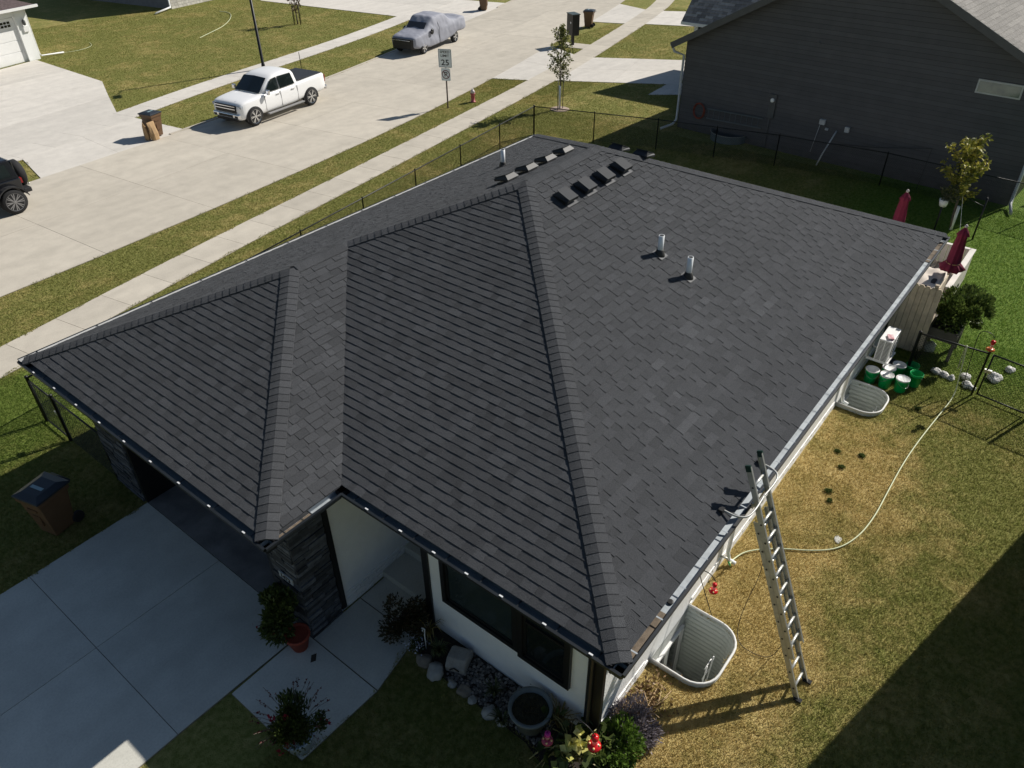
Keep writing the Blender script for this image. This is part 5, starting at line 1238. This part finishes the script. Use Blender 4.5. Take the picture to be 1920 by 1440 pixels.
# ================================================================== FRONT BED
def shrub(name, label, cat, loc, rad, n, m, size, wd, seed, up=.4):
    t = thing(name, label, cat, (loc[0], loc[1], 0)); st = MB(); r_ = random.Random(seed)
    for _ in range(7): st.tube([(0, 0, 0), (r_.uniform(-.5, .5)*rad[0], r_.uniform(-.5, .5)*rad[1], loc[2])], .008, 4)
    st.build('stems', m_bark, t); clump(t, (0, 0, loc[2]), rad, n, m, size, wd, seed, up=up); return t
shrub('round_shrub', 'rounded dark reddish shrub at the corner of the porch', 'shrub', (.22, 4.18, .38), (.50, .50, .44), 4800, leafmat('leaf_redgreen', (.035, .05, .018), (.12, .08, .045)), .06, .03, 41)
shrub('lavender_bush', 'grey purple lavender like bush at the front right corner of the house', 'bush', (.95, .14, .22), (.48, .42, .26), 3200, leafmat('leaf_lavender', (.15, .13, .14), (.36, .32, .36)), .07, .022, 42, up=.9)
shrub('green_herb', 'bright green leafy plant in front of the lavender like bush', 'plant', (.55, .18, .26), (.42, .34, .24), 2400, leafmat('leaf_bright', (.035, .075, .012), (.16, .26, .04)), .07, .04, 43)
shrub('dark_bush', 'dark leafy plant at the bottom edge below the green herb', 'plant', (.05, .05, .2), (.35, .3, .24), 1300, m_leafG, .07, .04, 44)
t = thing('squash_plant', 'sprawling squash vine with pale yellow leaves at the bottom of the front bed', 'plant', (.02, .62, 0))
r_ = random.Random(50); vn = MB(); lv = MB(); yl = MB()
for k in range(30):
    a = r_.uniform(0, 6.28); ln = r_.uniform(.2, .65); pts = [(0, 0, .05), (math.cos(a)*ln*.5, math.sin(a)*ln*.5, r_.uniform(.25, .55)), (math.cos(a+.3)*ln, math.sin(a+.3)*ln, r_.uniform(.12, .45))]
    vn.tube([tuple(q) for q in smooth(pts, 2)], .009, 4)
    for _ in range(5):
        q = Vector(pts[1]).lerp(Vector(pts[2]), r_.random())+Vector((r_.gauss(0, .04), r_.gauss(0, .04), .02)); leaf(lv, q, (r_.uniform(-1, 1), r_.uniform(-1, 1), .5), r_.uniform(.10, .2), .12, r_.random(), r_)
for q in ((.0, -.06, .50), (-.02, -.02, .52), (.08, -.1, .46), (-.08, .0, .42), (.1, -.05, .42), (.25, -.22, .4), (-.15, .1, .35), (.13, -.02, .6)): 
    for _ in range(6): leaf(yl, Vector(q)+Vector((r_.gauss(0,.03), -.03+r_.gauss(0,.03), .06)), (r_.uniform(-1, 1), r_.uniform(-1, 1), .1), r_.uniform(.09, .15), .12, r_.random(), r_)
vn.build('vine', leafmat('vine_stem', (.22, .22, .08), (.42, .38, .16)), t); lv.build('leaves', m_leafD, t); yl.build('yellow_leaves', leafmat('leaf_yellow', (.50, .50, .10), (.75, .68, .28), .2), t)
def grass_plant(label, loc, n, ln, m, seed, cat='ornamental grass', name='ornamental_grass'):
    r_ = random.Random(seed); b = MB()
    for _ in range(n):
        a = r_.uniform(0, 6.28); l = ln*r_.uniform(.6, 1.1); o_ = r_.uniform(.3, .75)*l; w_ = .008; d = Vector((math.cos(a), math.sin(a), 0)); s_ = Vector((-d.y, d.x, 0))*w_
        P = [d*.02, d*o_*.35+Vector((0, 0, l*.65)), d*o_*.75+Vector((0, 0, l*.8)), d*o_+Vector((0, 0, l*.6))]
        vs = [];
        for i, q in enumerate(P): k = (1, 1, .8, .1)[i]; vs += [q-s_*k, q+s_*k]
        b.add(vs, [(0, 1, 3, 2), (2, 3, 5, 4), (4, 5, 7, 6)], r_.random())
    o = b.build(name, m); o.location = (*loc, 0); return tag(o, label, cat)
m_straw = leafmat('straw_blade', (.14, .12, .05), (.42, .33, .12)); m_gb = leafmat('green_blade', (.03, .05, .015), (.13, .14, .05))
grass_plant('arching yellowish grass between the round shrub and the white wall', (.30, 3.72), 34, .5, m_straw, 61)
grass_plant('low green grassy clump beside the carved stone block', (.15, 3.35), 120, .32, m_gb, 62)
grass_plant('thin grassy tuft in the pebbles below the small window', (.15, 2.15), 36, .35, m_gb, 63)
grass_plant('upright straw coloured grass between the round planter and the corner', (.36, 1.05), 40, .55, m_straw, 64)
grass_plant('weedy green tuft left of the round planter', (-.15, 1.75), 44, .35, m_gb, 65)
# dead stalks and leaf litter at the south corner
t = thing('dead_plant', 'heap of dried brown stalks and leaves at the foot of the south wall', 'dead plant', (1.38, .2, 0)); r_ = random.Random(70); b = MB(); s2 = MB()
for _ in range(650): leaf(b, Vector((r_.gauss(.05, .28), r_.gauss(.02, .16), abs(r_.gauss(.02, .05)))), (r_.uniform(-1, 1), r_.uniform(-1, 1), r_.uniform(-.2, .8)), r_.uniform(.04, .09), .04, r_.random(), r_)
for _ in range(22):
    a = r_.uniform(0, 6.28); q = Vector((r_.gauss(0, .12), r_.gauss(0, .1), .05)); s2.tube([q, q+Vector((math.cos(a)*.2, math.sin(a)*.2, r_.uniform(.02, .14))), q+Vector((math.cos(a+.4)*.42, math.sin(a+.4)*.36, .03))], .006, 4)
b.build('dry_leaves', leafmat('dry_leaf', (.10, .055, .025), (.36, .24, .12), .1), t); s2.build('stalks', mat('dry_stalk', (.42, .30, .17), .9), t)
# flowers
t = thing('white_flowers', 'cluster of small white blue flowers below the round shrub', 'flowers', (-.02, 3.72, 0)); b = MB()
for _ in range(110): leaf(b, Vector((r_.gauss(0, .09), r_.gauss(0, .09), .18+r_.gauss(0, .03))), (r_.uniform(-1, 1), r_.uniform(-1, 1), 1), .03, .03, r_.random(), r_)
b.build('petals', leafmat('petal_white', (.45, .50, .72), (.8, .82, .9), .2), t, kind='stuff'); clump(t, (0, 0, .11), (.15, .15, .09), 160, m_leafD, .05, .025, 71)
# small stones as pebbles (stuff), border rocks as things
def rock(name, label, cat, c, d, m, seed, group=None, rz=0):
    bm = bmesh.new(); bmesh.ops.create_icosphere(bm, subdivisions=3, radius=1); r_ = random.Random(seed); o1 = Vector((r_.uniform(0, 9), r_.uniform(0, 9), 0))
    from mathutils import noise
    for v in bm.verts:
        k = 1+.42*noise.noise(v.co*1.0+o1)+.16*noise.noise(v.co*2.6+o1)+.05*noise.noise(v.co*7+o1); v.co *= k; v.co.z = max(v.co.z, -.5)
        v.co = Vector((v.co.x*d[0]/2, v.co.y*d[1]/2, v.co.z*d[2]/2))
    me = bpy.data.meshes.new(name); bm.to_mesh(me); bm.free(); me.materials.append(m)
    for q in me.polygons: q.use_smooth = True
    o = inst(name, me, None, loc=(c[0], c[1], d[2]*.22), rot=(0, 0, rz))
    if label: tag(o, label, cat, group)
    return o
m_rock = mat('pale_rock', (.34, .33, .30), .9, var=.2, scale=8, bump=.5, bscale=20)
m_rockb = mat('brown_rock', (.22, .19, .15), .9, var=.25, scale=8, bump=.5, bscale=20)
for i, (x, y, s_, m, l) in enumerate(((-.12, 3.18, .27, m_rock, 'largest pale round rock edging the bed in front of the carved stone block'), (-.1, 3.46, .22, m_rockb, 'mossy brown rock edging the bed next to the white blue flowers'), (-.12, 2.82, .13, m_rock, 'small pale rock third along the bed edge'), (-.10, 2.58, .20, m_rockb, 'lumpy mottled rock halfway along the bed edge'), (-.13, 2.38, .14, m_rock, 'small grey rock between the mottled rock and the two pale end rocks'), (-.13, 2.03, .21, m_rock, 'pale smooth rock near the round planter'), (-.11, 1.80, .18, m_rock, 'greenish grey rock touching the smooth one near the round planter'))):
    rock('border_rock', l, 'rock', (x, y), (s_*1.05, s_*1.2, s_*.8), m, 80+i, 'rocks edging the front bed', r_.uniform(0, 3))
pbm = MB(); r_ = random.Random(90)
for _ in range(1500):
    x, y = r_.uniform(-.1, .5), r_.uniform(1.1, 3.0); s_ = r_.uniform(.012, .032); rz = r_.uniform(0, 3)
    pbm.lathe([(s_*.4, -.2*s_), (s_, .3*s_), (s_*.5, s_*.9)], 5, (x, y, .015+r_.uniform(0, .012)), tone=r_.choice((.35, .6, .8, 1.0, 1.5)), smooth=False)
o = pbm.build('pebbles', mat('pebble', (.19, .17, .15), .85, var=.2, scale=30, tone=True)); o['kind'] = 'stuff'; tag(o, 'mixed small pebbles covering the front bed', 'pebbles')
# carved stone block
t = thing('carved_stone', 'pale carved stone block lying against the white wall in the bed', 'garden stone', (.24, 2.98, 0), R(20))
b = MB(); P = [(-.19, 0), (.19, 0), (.22, .14), (.12, .25), (-.1, .27), (-.21, .16)]; k = len(P)
b.add([(x, -.17, z) for x, z in P]+[(x, .17, z) for x, z in P], [tuple(range(k)), tuple(range(k, 2*k))[::-1]]+[(i, k+i, k+(i+1) % k, (i+1) % k) for i in range(k)]); fix(b.build('block', mat('carved', (.30, .28, .25), .9, var=.2, scale=7, bump=.5), t, bevel=.02))
MB().tube([(-.22, -.08, .13), (-.225, 0, .19), (-.22, .08, .11)], .012, 5).build('carved_leaf', m_black, t)
# round planter
t = thing('round_planter', 'large round grey tub full of dead dark plants by the front wall', 'planter', (.12, 1.42, 0))
MB().lathe([(.20, 0), (.29, .44), (.34, .46), (.34, .50), (.29, .50), (.28, .42)], 28).build('tub', mat('tub_grey', (.16, .18, .175), .7, var=.15, scale=8), t)
MB().lathe([(.28, .40), (.28, .425)], 24).build('soil', mat('soil_moss', (.05, .045, .025), .95, var=.5, scale=18, bump=.6), t)
b = MB(); 
for _ in range(240): leaf(b, Vector((r_.gauss(0, .12), r_.gauss(0, .12), .42)), (r_.uniform(-1, 1), r_.uniform(-1, 1), .5), .06, .012, r_.random(), r_)
b.build('dry_leaves', leafmat('dry_dark', (.03, .025, .012), (.14, .11, .05)), t)
# duck-like white ornament
tag(MB().tube([(.10, 3.60, 0), (.10, 3.6, .42), (.13, 3.62, .5), (.09, 3.64, .56), (.07, 3.6, .52)], [.01, .011, .016, .018, .008], 6).build('garden_stake', m_whites), 'thin white garden stake ornament with a curled top beside the white blue flowers', 'garden stake')
tag(MB().tube([tuple(q) for q in smooth([(-2.18, 3.13, .05), (-2.3, 3.06, .08), (-2.4, 3.05, .05), (-2.52, 2.98, .05)], 2)], .018, 6).build('blue_strap', mat('blue_plastic', (.01, .07, .30), .5)), 'short blue strap lying on the shaded grass at the bottom edge', 'strap')

# ================================================================== HUMMINGBIRD FEEDERS AND HOOKS
m_clear = mat('clear_red', (.75, .35, .35), .08, alpha=.55)
def feeder(name, label, loc, m1, m2=None, s_=1.0, group='hummingbird feeders'):
    t = thing(name, label, 'bird feeder', loc, 0, group)
    MB().lathe([(.01*s_, 0), (.038*s_, -.01*s_), (.04*s_, -.05*s_), (.028*s_, -.075*s_)], 14).build('cap', m1, t)
    MB().lathe([(.026*s_, -.075*s_), (.03*s_, -.10*s_), (.022*s_, -.16*s_)], 12).build('nectar_tube', m_clear, t)
    MB().lathe([(.03*s_, -.155*s_), (.07*s_, -.17*s_), (.075*s_, -.19*s_), (.03*s_, -.205*s_)], 16).build('dish', m2 or m1, t)
    for k in range(4):
        a = k*math.pi/2+.4; MB().lathe([(.014*s_, -.168*s_), (.012*s_, -.155*s_), (.004*s_, -.152*s_)], 7, (.05*s_*math.cos(a), .05*s_*math.sin(a), 0)).build('feeding_port', mat('port', (.75, .55, .25), .4), t)
    MB().tube([(0, 0, 0), (.005, 0, .05), (0, 0, .08)], .003, 4).build('hanger', m_black, t)
    return t
def hook(label, base, top, reach, hh, seed=0):
    t = thing('shepherd_hook', label, 'hook', (*base, 0), 0, 'shepherd hooks'); d = Vector((top[0]-base[0], top[1]-base[1], 0))
    rx = Vector((reach[0], reach[1], 0)); P = [(0, 0, 0), tuple(d*.5+Vector((0, 0, hh*.5))), tuple(d+Vector((0, 0, hh))), tuple(d+rx*.25+Vector((0, 0, hh+.08))), tuple(d+rx*.7+Vector((0, 0, hh+.07))), tuple(d+rx+Vector((0, 0, hh-.04)))]
    MB().tube(P[:2]+[tuple(q) for q in smooth(P[1:], 2)], .008, 6).build('rod', m_black, t)
    return Vector((*base, 0))+Vector(P[-1])
q = hook('thin black hook standing beside the near window well', (3.62, .10), (3.36, .42), (.02, -.30), 1.25); feeder('hummingbird_feeder', 'red hummingbird feeder hanging beside the near window well', (q.x, q.y, q.z-.06), m_red)
q = hook('thin black hook standing behind the right chain link fence', (13.05, -1.70), (13.0, -1.55), (.05, -.34), 1.78); feeder('hummingbird_feeder', 'red and orange hummingbird feeder hanging over the grass at the right', (q.x, q.y, q.z-.06), m_red, mat('orange_plastic', (.60, .13, .03), .3), 1.3)
q = hook('black hook standing in the squash vine at the bottom of the front bed', (.18, .75), (.10, .66), (.0, -.38), 1.02); feeder('hummingbird_feeder', 'bright red hummingbird feeder in front of the house corner', (q.x, q.y, q.z-.0), m_red, None, 1.35)
feeder('hummingbird_feeder', 'tall pink topped hummingbird feeder over the squash vine', (-.22, .86, .88), mat('magenta', (.45, .02, .22), .25), mat('pink_red', (.40, .05, .10), .3), 1.15)
tag(MB().tube([tuple(x) for x in smooth([(-.12, .92, .0), (-.12, .92, .8), (-.14, .90, .98), (-.2, .87, 1.0), (-.22, .86, .95)], 2)], .006, 5).build('shepherd_hook', m_black), 'thin black hook carrying the pink topped feeder', 'hook', 'shepherd hooks')
# ================================================================== HOSES
m_hose = mat('pale_hose', (.58, .62, .40), .5, var=.06)
HP = [(13.32, -1.42, .55), (13.3, -1.40, 1.18), (13.25, -1.42, 1.26), (13.18, -1.44, 1.16), (13.12, -1.52, .5), (12.9, -1.6, .06), (11.96, -1.5, .02), (10.67, -1.38, .02), (9.64, -1.33, .02), (8.52, -1.34, .02), (7.78, -1.35, .02), (7.05, -1.28, .02), (6.48, -1.07, .02), (6.13, -.69, .02), (5.82, -.18, .02), (5.39, .27, .03), (5.05, .38, .03), (4.75, .36, .15)]
tag(MB().tube([(x, y, z+.012) for x, y, z in smooth(HP, 3)], .014, 7).build('garden_hose', m_hose), 'long pale green garden hose snaking from the right fence across the side lawn', 'hose')
t = thing('hose_tap', 'brass and green hose tap standing at the foot of the south wall', 'tap', (4.68, .40, 0)); MB().tube([(0, .12, .35), (0, 0, .38), (.02, -.03, .3)], .018, 6).build('spout', m_metal, t); MB().tube([(.03, -.03, .28), (.12, -.06, .1)], .016, 6).build('nozzle', m_green, t)
tag(MB().tube([tuple(q) for q in smooth([(30.93, 54.71, .04), (31.1, 53.56, .04), (29.87, 51.7, .04), (27.87, 49.72, .04), (26.09, 48.66, .04), (24.7, 47.81, .04)], 3)], .022, 5).build('garden_hose', m_hose), 'pale hose curving over the lawn across the street', 'hose')
tag(MB().tube([tuple(q) for q in smooth([(19.6, 52.6, .04), (19.2, 51.4, .04), (18.0, 50.9, .04), (17.0, 51.2, .04)], 3)], .012, 5).build('garden_hose', m_hose), 'short pale hose on the lawn beside the white garage', 'hose')
for (x, y), s_, l in (((9.28, -.09), .09, 'dark green weed tuft in the dry grass, close to the white wall'), ((9.46, -.55), .10, 'dark green weed tuft in the dry grass, nearest the hose'), ((8.82, -.33), .08, 'small dark green weed tuft in the middle of the dry grass'), ((7.93, -.37), .11, 'larger dark green weed tuft left of the hose bend'), ((7.67, -.49), .07, 'small weed tuft just below the larger one by the hose'), ((11.93, -1.05), .12, 'dark weed patch in front of the open green buckets')):
    r_ = random.Random(x); b = MB(); s_ *= .65
    for _ in range(170): leaf(b, Vector((max(-1, min(1, r_.gauss(0, .4)))*s_, max(-1, min(1, r_.gauss(0, .4)))*s_, .01)), (r_.uniform(-1, 1), r_.uniform(-1, 1), r_.uniform(.2, 1.2)), .06, .02, r_.random(), r_)
    o = b.build('weed', leafmat('weed_leaf', (.06, .09, .025), (.13, .17, .05))); o.location = (x, y, 0); tag(o, l, 'weed', 'weeds in the dry side lawn')
# white landscaping rocks
m_wrock = mat('white_rock', (.72, .71, .68), .85, var=.08, scale=6, bump=.4, bscale=12)
for i, (x, y, s_, l) in enumerate(((13.75, -.98, .26, 'white rock nearest the raised planter behind the fence'), (13.72, -1.18, .24, 'white rock second in the row from the raised planter'), (13.68, -1.34, .22, 'elongated white rock third in the row from the raised planter'), (13.95, -1.6, .27, 'large white rock under the hose'), (13.60, -1.72, .28, 'white rock close to the gate post, in front of the one under the hose'), (13.55, -1.86, .18, 'small white rock touching the gate post'), (14.3, -2.2, .36, 'lumpy white rock seen through the gate'), (14.95, -2.42, .26, 'round white rock at the right edge behind the gate'))):
    rock('white_rock', l, 'rock', (x, y), (s_*.82, s_*.88, s_*.7), m_wrock, 120+i, 'white rocks by the gate', i*.7)
tag(MB().lathe([(.10, 0), (.12, .18), (.135, .2), (.12, .2), (.1, .03)], 14, (13.3, .0, 0)).build('dark_pot', m_lid), 'dark empty pot in the shade under the heat pump', 'pot')
rock('white_lump', 'small white patch of spilled material on the grass beside the hose', 'debris', (6.75, -.98), (.20, .13, .03), mat('spill', (.55, .55, .52), .9), 140)
tag(MB().box((15.9, -1.25, .16), (.3, .25, .3)).lathe([(.1, 0), (.12, .3)], 10, (15.0, -.8, 0)).build('planter_bag', mat('bag_grey', (.35, .38, .36), .8)), 'grey bag and pail under the raised planter', 'bag') if False else None
rock('garden_bag', 'pale grey bag slumped under the raised planter', 'bag', (14.75, -.55), (.4, .35, .35), mat('bag_pale', (.42, .45, .38), .8, var=.2), 150)
grass_plant('strappy green plants in the shade at the foot of the board screen', (14.05, -.42), 60, .4, m_gb, 66)
# neighbour's wall ladder, hose and well
t = thing('wall_ladder', 'aluminium ladder hung sideways on the dark grey house wall', 'ladder'); m_dull = mat('dull_metal', (.13, .15, .16), .6, .3)
a, b = s_of(12.05), s_of(9.45)
for z in (.72, 1.12): MB().bar(NW(a, z, .12), NW(b, z+.08, .12), .03, .05).build('side_rail', m_dull, t)
k = 0
while k < 10: s_ = a+(b-a)*(k+.3)/10; MB().bar(NW(s_, .74+.008*k, .12), NW(s_, 1.12+.008*k, .12), .02, .02).build('rung', m_dull, t); k += 1
t = thing('hose_reel', 'coiled orange red hose hanging on the dark grey house wall', 'hose', tuple(NW(s_of(12.45), .95, .12)))
for k in range(4): MB().tube([(random.uniform(-.03, .03), (.22+.02*k)*math.cos(a), (.30+.015*k)*math.sin(a)) for a in np.linspace(0, 2*math.pi, 20)], .014, 5).build('hose_coil', mat('hose_orange', (.22, .05, .03), .6), t)
t = thing('window_well', 'pale window well at the foot of the dark grey house under the wall ladder', 'window well', tuple(NW(s_of(10.9), 0, 0)), 0)
P = [(-.75*math.sin(a)-.02, -.8*math.cos(a), .32) for a in np.linspace(0, math.pi, 13)]; b_ = MB(); k = len(P)
b_.add(P+[(x, y, 0) for x, y, z in P], [(i, i+1, k+i+1, k+i) for i in range(k-1)]); b_.build('liner', mat('well_dull', (.10, .13, .14), .5), t); MB().tube(P, .015, 6).build('rim', mat('well_rim_dull', (.28, .28, .26), .5), t)
t = thing('garden_trellis', 'thin dark wire frame leaning on the dark grey house behind the fence', 'trellis'); MB().tube([NW(s_of(6.1), .9, .25), NW(s_of(4.6), 1.1, .3), NW(s_of(2.7), 1.5, .3), NW(s_of(2.75), .0, .5)], .012, 5).build('wire_frame', m_black, t)
t = thing('patio_chair', 'white patio chair beyond the right end of the dark grey house', 'chair', (27.4, -1.3, 0), R(200))
for x in (-.22, .22):
    for y in (-.22, .22): MB().box((x, y, .22), (.05, .05, .44)).build('leg', m_whites, t)
MB().box((0, 0, .45), (.5, .5, .04)).build('seat', m_whites, t)
for y in (-.18, -.06, .06, .18): MB().box((-.24, y, .72), (.03, .08, .5)).build('back_slat', m_whites, t)
# feeder or hanging bell by the left gate
t = thing('garden_ornament', 'dark bell shaped ornament on a leaning rod behind the left gate', 'ornament', (-.35, 13.2, 0)); MB().tube([(0, 0, 0), (-.05, .0, 1.1), (-.02, -.1, 1.16), (.0, -.18, 1.1)], .01, 5).build('rod', m_black, t); MB().lathe([(.02, 1.08), (.06, 1.0), (.09, .82), (.11, .78)], 10, (0, -.18, 0)).build('bell', m_black, t)
# things inside the open garage
t = thing('cardboard_box', 'brown cardboard box just inside the open garage', 'box', (.4, 10.1, .035)); MB().box((0, 0, .22), (.5, .4, .44)).build('carton', m_kraft, t); MB().box((0, 0, .445), (.5, .05, .006)).build('tape', m_lid, t)
t = thing('yellow_toolbox', 'small yellow tool box on the garage floor', 'tool box', (.15, 9.35, .035)); MB().box((0, 0, .09), (.32, .18, .18)).build('case', mat('yellow_plastic', (.50, .36, .03), .5), t, bevel=.01); MB().tube([(-.1, 0, .18), (-.08, 0, .24), (.08, 0, .24), (.1, 0, .18)], .01, 5).build('handle', m_black, t)
